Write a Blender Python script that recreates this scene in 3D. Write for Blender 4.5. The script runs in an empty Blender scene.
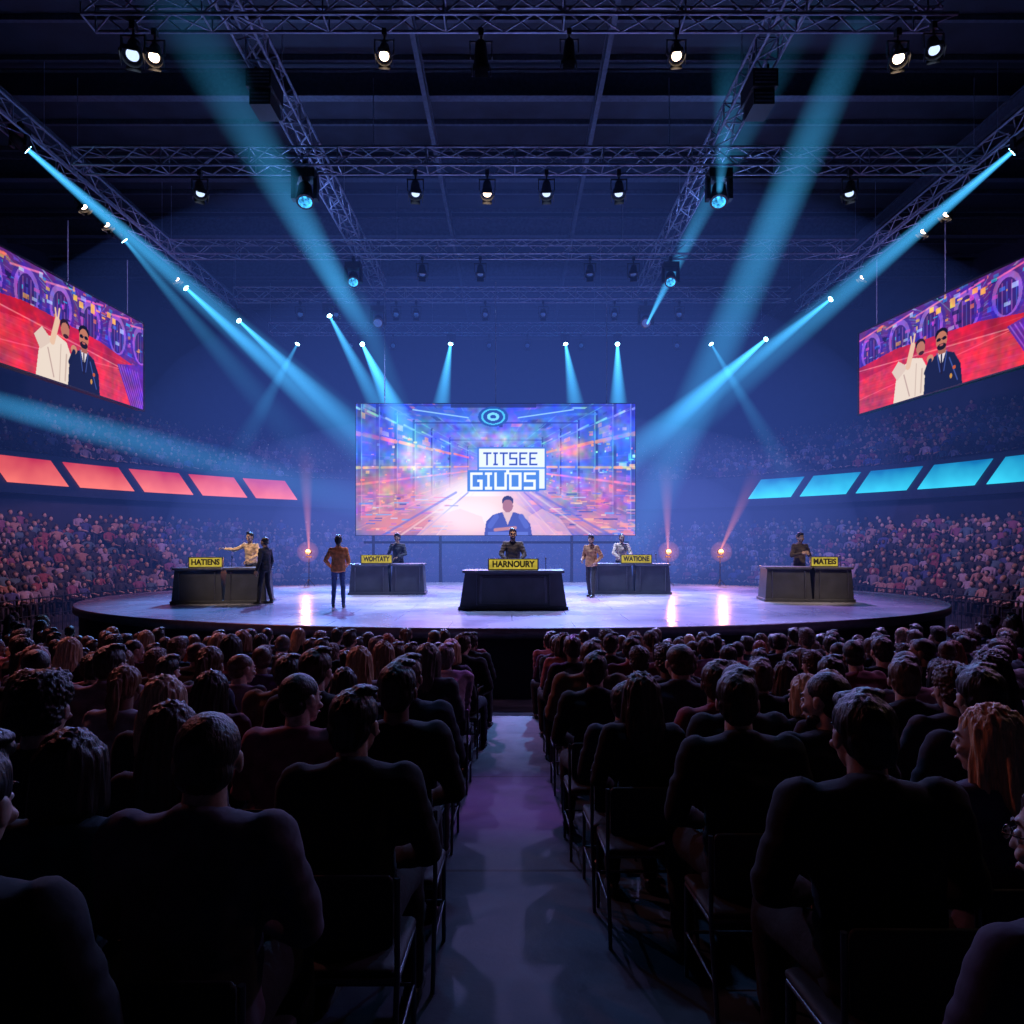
import bpy, bmesh, math, random
import numpy as np
from mathutils import Vector, Matrix, Euler
random.seed(7); rng=np.random.default_rng(7)
scene=bpy.context.scene
COL=scene.collection
scene.view_settings.view_transform='Standard'
D2R=math.pi/180

# ------------------------------------------------------------------ materials
def s2l(c):
    out=[]
    for v in c[:3]:
        v=v/255.0
        out.append(v/12.92 if v<=0.04045 else ((v+0.055)/1.055)**2.4)
    return out
def newmat(name):
    m=bpy.data.materials.new(name); m.use_nodes=True
    nt=m.node_tree; nt.nodes.clear()
    out=nt.nodes.new('ShaderNodeOutputMaterial')
    return m,nt,out
def nosample(m):
    try: m.cycles.emission_sampling='NONE'
    except Exception: pass
    return m
def pbr(name,col,rough=0.6,metal=0.0,nscale=8,var=0.25,bump=0.0,bscale=40,coat=0.0,spec=0.5):
    m,nt,out=newmat(name)
    b=nt.nodes.new('ShaderNodeBsdfPrincipled')
    b.inputs['Roughness'].default_value=rough; b.inputs['Metallic'].default_value=metal
    b.inputs['Specular IOR Level'].default_value=spec
    b.inputs['Coat Weight'].default_value=coat
    tc=nt.nodes.new('ShaderNodeTexCoord')
    n=nt.nodes.new('ShaderNodeTexNoise'); n.inputs['Scale'].default_value=nscale; n.inputs['Detail'].default_value=4
    nt.links.new(tc.outputs['Object'],n.inputs['Vector'])
    r=nt.nodes.new('ShaderNodeValToRGB')
    r.color_ramp.elements[0].position=0.3; r.color_ramp.elements[1].position=0.7
    r.color_ramp.elements[0].color=(*[c*(1-var) for c in col],1)
    r.color_ramp.elements[1].color=(*[min(1,c*(1+var)) for c in col],1)
    nt.links.new(n.outputs['Fac'],r.inputs['Fac']); nt.links.new(r.outputs['Color'],b.inputs['Base Color'])
    if bump>0:
        n2=nt.nodes.new('ShaderNodeTexNoise'); n2.inputs['Scale'].default_value=bscale
        nt.links.new(tc.outputs['Object'],n2.inputs['Vector'])
        bp=nt.nodes.new('ShaderNodeBump'); bp.inputs['Strength'].default_value=bump; bp.inputs['Distance'].default_value=0.02
        nt.links.new(n2.outputs['Fac'],bp.inputs['Height']); nt.links.new(bp.outputs['Normal'],b.inputs['Normal'])
    nt.links.new(b.outputs['BSDF'],out.inputs['Surface'])
    return m
def emis(name,col,strength,nscale=0,lo=.6,hi=1.3):
    m,nt,out=newmat(name)
    e=nt.nodes.new('ShaderNodeEmission'); e.inputs['Color'].default_value=(*col,1); e.inputs['Strength'].default_value=strength
    if nscale:
        tc=nt.nodes.new('ShaderNodeTexCoord'); n=nt.nodes.new('ShaderNodeTexNoise'); n.inputs['Scale'].default_value=nscale
        mr=nt.nodes.new('ShaderNodeMapRange'); mr.inputs[1].default_value=.3; mr.inputs[2].default_value=.7; mr.inputs[3].default_value=lo*strength; mr.inputs[4].default_value=hi*strength
        nt.links.new(tc.outputs['Object'],n.inputs['Vector']); nt.links.new(n.outputs['Fac'],mr.inputs[0]); nt.links.new(mr.outputs[0],e.inputs['Strength'])
    nt.links.new(e.outputs[0],out.inputs['Surface']); return nosample(m)
def panel_mat(name,c0,c1,z0,z1,st):
    m,nt,out=newmat(name)
    tc=nt.nodes.new('ShaderNodeTexCoord'); sp=nt.nodes.new('ShaderNodeSeparateXYZ'); nt.links.new(tc.outputs['Object'],sp.inputs[0])
    n=nt.nodes.new('ShaderNodeTexNoise'); n.inputs['Scale'].default_value=.7; nt.links.new(tc.outputs['Object'],n.inputs['Vector'])
    mr=nt.nodes.new('ShaderNodeMapRange'); mr.inputs[1].default_value=z0; mr.inputs[2].default_value=z1; nt.links.new(sp.outputs[2],mr.inputs[0])
    ad=nt.nodes.new('ShaderNodeMath'); ad.operation='MULTIPLY_ADD'; nt.links.new(n.outputs['Fac'],ad.inputs[0]); ad.inputs[1].default_value=1.1; nt.links.new(mr.outputs[0],ad.inputs[2])
    sb=nt.nodes.new('ShaderNodeMath'); sb.operation='MULTIPLY_ADD'; nt.links.new(ad.outputs[0],sb.inputs[0]); sb.inputs[1].default_value=.9; sb.inputs[2].default_value=-.45; sb.use_clamp=True
    r=nt.nodes.new('ShaderNodeValToRGB'); r.color_ramp.elements[0].color=(*c1,1); r.color_ramp.elements[1].color=(*c0,1)
    nt.links.new(sb.outputs[0],r.inputs['Fac'])
    e=nt.nodes.new('ShaderNodeEmission'); e.inputs['Strength'].default_value=st; nt.links.new(r.outputs['Color'],e.inputs['Color'])
    nt.links.new(e.outputs[0],out.inputs['Surface']); return nosample(m)
def objcol_mat(name,rough=0.8,mult=1.0,attr=None,bump=0.3,bscale=60,stretch=None,sheen=0.0):
    m,nt,out=newmat(name)
    b=nt.nodes.new('ShaderNodeBsdfPrincipled'); b.inputs['Roughness'].default_value=rough
    if sheen: b.inputs['Sheen Weight'].default_value=sheen
    if attr:
        a=nt.nodes.new('ShaderNodeAttribute'); a.attribute_type='OBJECT'; a.attribute_name=attr; co=a.outputs['Color']
    else:
        a=nt.nodes.new('ShaderNodeObjectInfo'); co=a.outputs['Color']
    tc=nt.nodes.new('ShaderNodeTexCoord')
    mp=nt.nodes.new('ShaderNodeMapping')
    if stretch: mp.inputs['Scale'].default_value=stretch
    nt.links.new(tc.outputs['Object'],mp.inputs['Vector'])
    n=nt.nodes.new('ShaderNodeTexNoise'); n.inputs['Scale'].default_value=bscale; n.inputs['Detail'].default_value=3
    nt.links.new(mp.outputs[0],n.inputs['Vector'])
    mr=nt.nodes.new('ShaderNodeMapRange'); mr.inputs[1].default_value=0.3; mr.inputs[2].default_value=0.7
    mr.inputs[3].default_value=0.6*mult; mr.inputs[4].default_value=1.3*mult
    nt.links.new(n.outputs['Fac'],mr.inputs[0])
    vm=nt.nodes.new('ShaderNodeVectorMath'); vm.operation='SCALE'
    nt.links.new(co,vm.inputs[0]); nt.links.new(mr.outputs[0],vm.inputs['Scale'])
    nt.links.new(vm.outputs[0],b.inputs['Base Color'])
    bp=nt.nodes.new('ShaderNodeBump'); bp.inputs['Strength'].default_value=bump; bp.inputs['Distance'].default_value=0.01
    nt.links.new(n.outputs['Fac'],bp.inputs['Height']); nt.links.new(bp.outputs['Normal'],b.inputs['Normal'])
    nt.links.new(b.outputs['BSDF'],out.inputs['Surface']); return m
def attr_mat(name,attr,rough=0.8,emit=0.0):
    m,nt,out=newmat(name)
    a=nt.nodes.new('ShaderNodeAttribute'); a.attribute_name=attr
    if emit>0:
        e=nt.nodes.new('ShaderNodeEmission'); e.inputs['Strength'].default_value=emit
        nt.links.new(a.outputs['Color'],e.inputs['Color']); nt.links.new(e.outputs[0],out.inputs['Surface'])
    else:
        b=nt.nodes.new('ShaderNodeBsdfPrincipled'); b.inputs['Roughness'].default_value=rough
        nt.links.new(a.outputs['Color'],b.inputs['Base Color']); nt.links.new(b.outputs[0],out.inputs['Surface'])
    return m

M_top=objcol_mat('clothing_fabric',0.9,1.0,None,0.4,14)
M_bot=objcol_mat('trouser_fabric',0.9,1.0,'trouser_col',0.3,40)
M_hair=objcol_mat('hair',0.42,1.0,'hair_col',0.5,150,(1,1,0.1))
M_skin=objcol_mat('skin',0.5,1.0,'skin_col',0.05,30)
M_shoe=pbr('shoe_leather',(0.02,0.02,0.022),0.35)
M_eye=pbr('eye_white',(0.8,0.8,0.78),0.2,var=0.02)
M_iris=pbr('dark_iris',(0.02,0.012,0.01),0.2)
M_lip=pbr('lips',(0.35,0.12,0.1),0.5)
PMATS=[M_top,M_bot,M_skin,M_hair,M_shoe,M_eye,M_iris,M_lip]
TOP,BOT,SKIN,HAIR,SHOE,EYE,IRIS,LIP=range(8)
M_metal=pbr('truss_aluminium',(0.22,0.25,0.33),0.45,0.6)
M_black=pbr('black_housing',(0.012,0.012,0.016),0.45)
M_chairmetal=pbr('chair_frame_steel',(0.1,0.1,0.12),0.4,0.8)
M_chairpad=pbr('chair_pad_vinyl',(0.012,0.012,0.018),0.7,bump=0.1)
M_podium=pbr('podium_laminate',(0.05,0.052,0.068),0.45,nscale=3)
M_podtrim=pbr('podium_trim',(0.11,0.11,0.14),0.35,0.3)
M_yellow=emis('nameplate_yellow',s2l((212,190,72)),0.8,9,.7,1.1)
M_ink=pbr('nameplate_ink',(0.03,0.02,0.01),0.5)
M_wallw=pbr('arena_wall_paint',(0.015,0.017,0.04),0.85,nscale=1.5)
M_conc=pbr('stand_concrete',(0.03,0.03,0.05),0.8,nscale=2,bump=0.1)
M_fascia=pbr('fascia_panel',(0.01,0.012,0.03),0.4)
M_ceil=pbr('ceiling_deck',(0.02,0.027,0.045),0.8,nscale=1)
M_beam=pbr('roof_steel',(0.06,0.075,0.11),0.6,0.2)
M_skirt=pbr('stage_skirt',(0.008,0.012,0.025),0.55,bump=0.2,bscale=6)
M_red=panel_mat('fascia_red_light',(.55,.018,.04),(1.0,.19,.13),5.36,6.42,1.0)
M_cyan=panel_mat('fascia_cyan_light',(.0,.17,.42),(.04,.7,.95),5.36,6.42,1.0)
M_lens_w=emis('lamp_lens_warm',(1.0,0.72,0.5),6)
M_lens_b=emis('lamp_lens_cool',(.55,.7,1.0),1.4)
M_lens_c=emis('lamp_lens_cyan',(0.35,0.8,1.0),12)
M_lens_g=emis('lamp_lens_blue_gobo',(0.05,0.4,.9),1.2,14,.05,2.2)
M_lens_o=emis('lamp_lens_orange',(1.0,0.36,0.15),7)
M_lens_d=pbr('lamp_lens_off',(0.15,0.3,0.45),0.1)

# ------------------------------------------------------------------ mesh builder
def ico(sub):
    bm=bmesh.new(); bmesh.ops.create_icosphere(bm,subdivisions=sub,radius=1)
    a=np.array([v.co[:] for v in bm.verts]); f=[[v.index for v in fc.verts] for fc in bm.faces]; bm.free(); return a,f
ICO={k:ico(k) for k in (1,2,3)}
def ell_pts(c,r,sub=3,R=None):
    p=ICO[sub][0]*np.array(r if hasattr(r,'__len__') else (r,r,r))
    if R is not None: p=p@np.array(R).T
    return p+np.array(c)
def hull(ells,sub=2):
    pts=np.concatenate([ell_pts(e[0],e[1],sub,e[2] if len(e)>2 else None) for e in ells])
    bm=bmesh.new()
    for p in pts: bm.verts.new(p)
    r=bmesh.ops.convex_hull(bm,input=bm.verts)
    dele=[v for v in bm.verts if not v.link_faces]
    bmesh.ops.delete(bm,geom=dele,context='VERTS')
    bm.verts.index_update()
    bmesh.ops.recalc_face_normals(bm,faces=bm.faces)
    v=np.array([x.co[:] for x in bm.verts]); f=[[x.index for x in fc.verts] for fc in bm.faces]; bm.free()
    return v,f
class MB:
    def __init__(s): s.v=[];s.f=[];s.m=[];s.sm=[];s.n=0
    def add(s,v,f,mat=0,M=None,smooth=True):
        v=np.asarray(v,float)
        if M is not None:
            A=np.array(M); v=v@A[:3,:3].T+A[:3,3]
        s.v.append(v); n=s.n
        s.f.extend([[i+n for i in q] for q in f]); s.m.extend([mat]*len(f)); s.sm.extend([smooth]*len(f)); s.n+=len(v)
    def box(s,c,d,mat=0,R=None,taper=1.0,smooth=False):
        x,y,z=[k/2 for k in d]; t=taper
        v=np.array([(-x,-y,-z),(x,-y,-z),(x,y,-z),(-x,y,-z),(-x*t,-y*t,z),(x*t,-y*t,z),(x*t,y*t,z),(-x*t,y*t,z)])
        if R is not None: v=v@np.array(R).T
        v=v+np.array(c)
        s.add(v,[(0,3,2,1),(4,5,6,7),(0,1,5,4),(1,2,6,5),(2,3,7,6),(3,0,4,7)],mat,None,smooth)
    def tube(s,p0,p1,r,mat=0,n=6,r2=None,caps=True):
        p0=Vector(p0);p1=Vector(p1);d=(p1-p0)
        q=d.to_track_quat('Z','Y').to_matrix(); r2=r if r2 is None else r2
        v=[]
        for k,(p,rr) in enumerate(((p0,r),(p1,r2))):
            for i in range(n):
                a=2*math.pi*i/n; v.append(tuple(p+q@Vector((rr*math.cos(a),rr*math.sin(a),0))))
        f=[(i,(i+1)%n,n+(i+1)%n,n+i) for i in range(n)]
        s.add(v,f,mat,None,True)
        if caps: s.add(v,[tuple(range(n-1,-1,-1)),tuple(range(n,2*n))],mat,None,False)
    def mesh(s,name,mats):
        me=bpy.data.meshes.new(name)
        v=np.concatenate(s.v)
        me.from_pydata(v.tolist(),[],s.f)
        for m in mats: me.materials.append(m)
        me.polygons.foreach_set('material_index',s.m); me.polygons.foreach_set('use_smooth',s.sm)
        me.update(); return me
def obj(name,me,loc=(0,0,0),rot=(0,0,0),parent=None,color=None,scale=1.0):
    o=bpy.data.objects.new(name,me); o.location=loc; o.rotation_euler=rot
    o.scale=(scale,)*3 if not hasattr(scale,'__len__') else scale
    if parent: o.parent=parent
    if color: o.color=(*color,1)
    COL.objects.link(o); return o
def empty(name,loc=(0,0,0)):
    o=bpy.data.objects.new(name,None); o.location=loc; o.empty_display_size=0.3; COL.objects.link(o); return o

def blob(parts,voxel=0.014,smooth=3,sub=2,noise=0.0,nscale=(40,40,8)):
    mb=MB()
    for p in parts: v,f=hull(p,sub); mb.add(v,f)
    me=mb.mesh('tmpblob',[])
    o=bpy.data.objects.new('tmpblob',me); COL.objects.link(o)
    r=o.modifiers.new('r','REMESH'); r.mode='VOXEL'; r.voxel_size=voxel
    if smooth:
        s=o.modifiers.new('s','SMOOTH'); s.factor=0.5; s.iterations=smooth
    dg=bpy.context.evaluated_depsgraph_get(); dg.update()
    ev=o.evaluated_get(dg); m=ev.to_mesh()
    n=len(m.vertices); v=np.empty(n*3); m.vertices.foreach_get('co',v); v=v.reshape(-1,3)
    f=[tuple(p.vertices) for p in m.polygons]
    if noise>0:
        from mathutils import noise as nz
        nm=np.empty(n*3); m.vertices.foreach_get('normal',nm); nm=nm.reshape(-1,3)
        d=np.array([nz.noise(Vector((a[0]*nscale[0],a[1]*nscale[1],a[2]*nscale[2]))) for a in v])
        v=v+nm*(d*noise)[:,None]
    ev.to_mesh_clear(); bpy.data.objects.remove(o); bpy.data.meshes.remove(me)
    return v,f

# ------------------------------------------------------------------ people parts
def mir(ps):
    out=[]
    for p in ps:
        out.append(p); out.append([((-e[0][0],e[0][1],e[0][2]),)+tuple(e[1:]) for e in p])
    return out
HEAD=blob([[((0,-.012,.032),(.076,.096,.093))],
  [((0,.03,-.01),(.062,.06,.06)),((0,.032,-.055),(.052,.045,.035)),((0,.056,-.088),(.024,.02,.016))],
  [((0,.086,.012),(.007,.008,.008)),((0,.1,-.026),(.012,.011,.008))],
  [((0,.087,-.058),(.02,.008,.011))],
  [((0,.078,.03),(.045,.014,.01))],
  [((0,-.02,-.05),(.052,.055,.03)),((0,-.03,-.15),(.058,.058,.03))]]
  +mir([[((.079,-.004,-.004),(.009,.02,.03),)],[((.042,.068,-.028),(.02,.016,.016))]]),0.006,3,3)
EYEV=ICO[2]
HAIRS={}
cap=[((0,-.022,.047),(.085,.098,.09))]
HAIRS['short']=blob([cap,[((0,-.05,.0),(.077,.065,.07)),((0,-.07,-.05),(.055,.04,.03))],[((0,.05,.105),(.055,.04,.03))],[((.03,.0,.13),(.05,.05,.02))]],.006,2,3,.006,(60,60,22))
HAIRS['crop']=blob([[((0,-.02,.042),(.081,.097,.088))],[((0,-.05,-.02),(.072,.055,.055))]],.006,2,3,.002,(110,110,110))
HAIRS['curly']=blob([[((0,-.025,.06),(.095,.105,.09))],[((0,-.05,.0),(.088,.072,.085))],[((0,.04,.11),(.065,.05,.04))]],.006,1,3,.011,(75,75,75))
HAIRS['long']=blob([cap,[((0,-.045,.03),(.09,.075,.08)),((0,-.085,-.13),(.1,.05,.06)),((0,-.095,-.27),(.09,.035,.06))]]
   +mir([[((.075,-.02,.03),(.022,.05,.05)),((.085,.0,-.12),(.022,.035,.06)),((.08,.02,-.22),(.02,.02,.05))]]),.007,2,3,.013,(70,70,4))
HAIRS['bob']=blob([cap,[((0,-.04,.03),(.093,.08,.08)),((0,-.06,-.09),(.095,.06,.04))]]
   +mir([[((.078,-.01,.03),(.02,.05,.05)),((.085,.0,-.09),(.02,.04,.03))]]),.007,2,3,.011,(70,70,6))
HAIRS['bun']=blob([cap,[((0,-.05,.0),(.075,.065,.065))],[((0,-.125,.075),(.045,.04,.042))]],.006,2,3,.005,(80,80,30))
HAIRS['tail']=blob([cap,[((0,-.05,.0),(.075,.065,.065))],[((0,-.12,.04),(.03,.03,.03)),((0,-.14,-.06),(.035,.028,.05)),((0,-.125,-.19),(.022,.018,.04))]],.006,2,3,.008,(80,80,8))
def make_hand():
    parts=[[((-.028,0,.03),(.014,.012,.02)),((.028,0,.03),(.016,.013,.02)),((-.03,0,.085),(.012,.010,.012)),((.03,0,.09),(.012,.010,.012)),((0,0,.0),(.026,.018,.012))]]
    for x,L in ((-.033,.055),(-.011,.07),(.011,.075),(.032,.066)):
        a=Vector((x,0,.09)); b=a+Vector((x*.15,.012,L*.45)); c=b+Vector((0,.022,L*.35)); d=c+Vector((0,.022,L*.15))
        parts+= [[(a,.0095),(b,.0088)],[(b,.0088),(c,.0082)],[(c,.0082),(d,.0075)]]
    a=Vector((.03,.004,.025)); b=a+Vector((.025,.012,.03)); c=b+Vector((.01,.016,.03))
    parts+=[[(a,.014),(b,.011)],[(b,.011),(c,.009)]]
    return blob(parts,.0045,1,2)
HAND=make_hand()
def add_head(mb,loc,yaw=0,pitch=0,hair='short',roll=0,beard=False,glasses=False,hs=1.05):
    M=Matrix.Translation(loc)@Euler((pitch,roll,yaw)).to_matrix().to_4x4()@Matrix.Diagonal((hs,hs,hs,1))
    mb.add(*HEAD,SKIN,M)
    mb.add(*HAIRS[hair],HAIR,M)
    for sx in (-1,1):
        mb.add(ell_pts((sx*.03,.078,.006),(.014,.011,.010),2),EYEV[1],EYE,M)
        mb.add(ell_pts((sx*.03,.088,.006),(.006,.004,.006),2),EYEV[1],IRIS,M)
        v,f=hull([((sx*.018,.092,.03),(.006,.004,.004)),((sx*.044,.083,.031),(.005,.004,.003))],1); mb.add(v,f,HAIR,M)
    v,f=hull([((-.018,.09,-.06),(.005,.005,.004)),((.018,.09,-.06),(.005,.005,.004)),((0,.095,-.06),(.008,.005,.006))],1); mb.add(v,f,LIP,M)
    if beard:
        v,f=hull([((-.045,.03,-.07),(.016,.03,.02)),((.045,.03,-.07),(.016,.03,.02)),((0,.062,-.095),(.028,.022,.018))],2); mb.add(v,f,HAIR,M)
    if glasses:
        for sx in (-1,1):
            v,f=hull([((sx*.03,.1,.006),(.02,.003,.014))],2); mb.add(v,f,IRIS,M)
            mb.tube(M@Vector((sx*.05,.1,.008)),M@Vector((sx*.083,.0,.008)),.002,IRIS)
        mb.tube(M@Vector((-.012,.101,.008)),M@Vector((.012,.101,.008)),.002,IRIS)
def limb_M(p,d,palm):
    z=Vector(d).normalized(); y=Vector(palm); y=(y-z*y.dot(z)).normalized(); x=y.cross(z)
    return Matrix.Translation(p)@Matrix(((x.x,y.x,z.x),(x.y,y.y,z.y),(x.z,y.z,z.z))).to_4x4()
def person(name,J,female=False,hair='short',yaw=0,pitch=0,roll=0,beard=False,glasses=False,voxel=.014,coat=False,bulk=1.0):
    w=.9 if female else 1.0
    w*=bulk
    mb=MB(); P,C,N,H=[Vector(J[k]) for k in 'PCNH']
    mid=(P+C)/2; up=(C-P).normalized()
    sh=[Vector(J['shL']),Vector(J['shR'])]; el=[Vector(J['elL']),Vector(J['elR'])]; wr=[Vector(J['wrL']),Vector(J['wrR'])]
    wm=.152 if female else .172
    parts=[[(P+Vector((0,0,.0)),(.18*w,.13,.09)),(mid,(wm*w,.12,.07))],
           [(mid,(wm*w,.12,.07)),(C,(.185*w,.128,.09))],
           [(C,(.185*w,.128,.09)),(sh[0]*.85+C*.15+up*.02,(.06,.075,.05)),(sh[1]*.85+C*.15+up*.02,(.06,.075,.05))],
           [(sh[0]*.72+N*.28,(.06,.065,.042)),(sh[1]*.72+N*.28,(.06,.065,.042)),(N,(.066,.066,.022))]]
    if female: parts.append([(C+Vector((-.07,.09,.0)),(.06,.05,.06)),(C+Vector((.07,.09,.0)),(.06,.05,.06))])
    if coat:
        parts.append([(N+Vector((0,-.015,.02)),(.074,.07,.02))])
        parts.append([(P+Vector((0,0,-.07)),(.19,.145,.05)),(mid,(.172,.125,.07))])
        for sx in (-1,1): parts.append([(N+Vector((sx*.05,.03,.0)),(.02,.03,.012)),(C+Vector((sx*.04,.115,.0)),(.025,.012,.03))])
    for s,e,q in zip(sh,el,wr):
        parts+=[[(s,.074*w),(s*.5+e*.5,.064*w)],[(s*.5+e*.5,.065*w),(e,.057*w)],[(e,.057*w),(q*.9+e*.1,.042*w)]]
    v,f=blob(parts,voxel,4,2,.012,(8,8,22)); mb.add(v,f,TOP)
    hp=[Vector(J['hpL']),Vector(J['hpR'])]; kn=[Vector(J['knL']),Vector(J['knR'])]; an=[Vector(J['anL']),Vector(J['anR'])]
    parts=[[(P+Vector((0,0,-.02)),(.155*w,.115,.08)),(hp[0],(.085,.09,.085)),(hp[1],(.085,.09,.085))]]
    for h,k,a in zip(hp,kn,an):
        parts+=[[(h,.09*w),(k,.066*w)],[(k,.066*w),(k*.6+a*.4,.063*w)],[(k*.6+a*.4,.063*w),(a+Vector((0,0,.01)),.05*w)]]
    v,f=blob(parts,voxel,3,2,.007,(9,9,18)); mb.add(v,f,BOT)
    for i,a in enumerate(an):
        t=Vector((0,1,0)); g=a.z-.09
        v,f=blob([[((a.x,a.y,g+.05),(.04,.04,.045)),(Vector((a.x,a.y,g+.045))+t*-.03,(.038,.038,.04)),(Vector((a.x,a.y,g+.03))+t*.1,(.044,.044,.028)),(Vector((a.x,a.y,g+.026))+t*.165,(.036,.036,.022))]],.009,1)
        v[:,2]=np.maximum(v[:,2],g); mb.add(v,f,SHOE)
    for i,(e,q) in enumerate(zip(el,wr)):
        palm=J['palm'][i]
        M=limb_M(q,q-e,palm)
        if i==0:
            M=M@Matrix.Diagonal((-1,1,1,1)); vv,ff=HAND; mb.add(vv,[t[::-1] for t in ff],SKIN,M)
        else: mb.add(*HAND,SKIN,M)
    add_head(mb,H,yaw,pitch,hair,roll,beard,glasses)
    return mb.mesh(name,PMATS)
def seatJ(lean=0.0,w=1.0,arms=0,spread=.11,side=0.0):
    def V(x,y,z):
        dz=z-.52; return Vector((x+dz*side,y+dz*math.sin(lean),.52+dz*math.cos(lean)))
    J=dict(P=V(0,0,.54),C=V(0,-.03,.88),N=V(0,-.03,1.06),H=V(0,.0,1.19),
     shL=V(-.185*w,-.03,1.0),shR=V(.185*w,-.03,1.0))
    J.update(hpL=Vector((-.09,.02,.53)),hpR=Vector((.09,.02,.53)),knL=Vector((-spread-.03,.44,.52)),knR=Vector((spread,.44,.53)),
     anL=Vector((-spread-.03,.40,.09)),anR=Vector((spread+.02,.47,.09)))
    if arms==0:
        J.update(elL=V(-.265*w,.04,.74),elR=V(.265*w,.04,.74),wrL=Vector((-.12,.25,.65)),wrR=Vector((.12,.25,.65)),palm=[(0,0,-1),(0,0,-1)])
    elif arms==1:
        J.update(elL=V(-.25*w,.07,.75),elR=V(.25*w,.07,.75),wrL=V(-.07,.25,.72),wrR=V(.07,.25,.70),palm=[(1,0,0),(-1,0,0)])
    else:
        J.update(elL=Vector((-.17,.36,.63)),elR=Vector((.17,.36,.63)),wrL=Vector((-.06,.50,.76)),wrR=Vector((.06,.50,.76)),palm=[(1,0,0),(-1,0,0)])
    return J
defs={
 'man_a':(seatJ(0,1,0),dict(hair='short',yaw=.0)),
 'man_b':(seatJ(.08,1.05,0,.15),dict(hair='short',yaw=-.25,coat=True)),
 'man_c':(seatJ(.03,1.05,1),dict(hair='crop',yaw=.25,coat=True,bulk=1.05)),
 'man_d':(seatJ(.0,1,0,.11,.05),dict(hair='curly',yaw=.1)),
 'man_e':(seatJ(.45,1,2,.16),dict(hair='short',yaw=-.1,pitch=.2)),
 'man_f':(seatJ(.06,1,0,.13,-.06),dict(hair='crop',yaw=.75,beard=True)),
 'man_g':(seatJ(.1,1.15,0,.15),dict(hair='short',yaw=.12,coat=True,bulk=1.12)),
 'man_h':(seatJ(.15,1.0,1,.12,.08),dict(hair='crop',yaw=-.6,roll=-.06)),
 'wom_a':(seatJ(.0,.88,0,.09),dict(hair='long',female=True,yaw=.1)),
 'wom_b':(seatJ(.05,.88,1,.09,-.06),dict(hair='long',female=True,yaw=-.35,roll=.08)),
 'wom_c':(seatJ(.0,.88,0,.09),dict(hair='bob',female=True,yaw=.3)),
 'wom_d':(seatJ(.04,.88,0,.09),dict(hair='bun',female=True,yaw=-.15)),
 'wom_e':(seatJ(.02,.88,0,.09),dict(hair='long',female=True,yaw=.8)),
 'wom_f':(seatJ(.06,.88,1,.09,.05),dict(hair='tail',female=True,yaw=.2)),
 'wom_g':(seatJ(.02,.88,0,.09),dict(hair='bob',female=True,yaw=.6,glasses=True)),
}
SEAT_ME={k:person('seated_'+k,J,**kw) for k,(J,kw) in defs.items()}
def chair_mesh():
    mb=MB()
    v,f=blob([[((-.19,-.17,.435),(.03,.03,.02)),((.19,-.17,.435),(.03,.03,.02)),((-.2,.2,.44),(.03,.03,.02)),((.2,.2,.44),(.03,.03,.02))]],.012,2); mb.add(v,f,0)
    v,f=blob([[((-.18,-.225,.74),(.025,.012,.03)),((.18,-.225,.74),(.025,.012,.03)),((-.18,-.215,.55),(.025,.012,.03)),((.18,-.215,.55),(.025,.012,.03))]],.009,2); mb.add(v,f,0)
    for sx in (-1,1):
        x=sx*.215
        mb.tube((x,-.23,.76),(x,-.2,.42),.010,1,8); mb.tube((x,-.2,.42),(x,-.26,0),.010,1,8)
        mb.tube((x,-.2,.42),(x,.2,.42),.010,1,8); mb.tube((x,.2,.42),(x,.24,0),.010,1,8)
        mb.tube((x,-.23,.2),(x,.22,.2),.007,1,6)
    mb.tube((-.215,.22,.2),(.215,.22,.2),.007,1,6)
    mb.tube((-.215,-.2,.42),(.215,-.2,.42),.009,1,6)
    return mb.mesh('folding_chair',[M_chairpad,M_chairmetal])
CHAIR_ME=chair_mesh()

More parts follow.
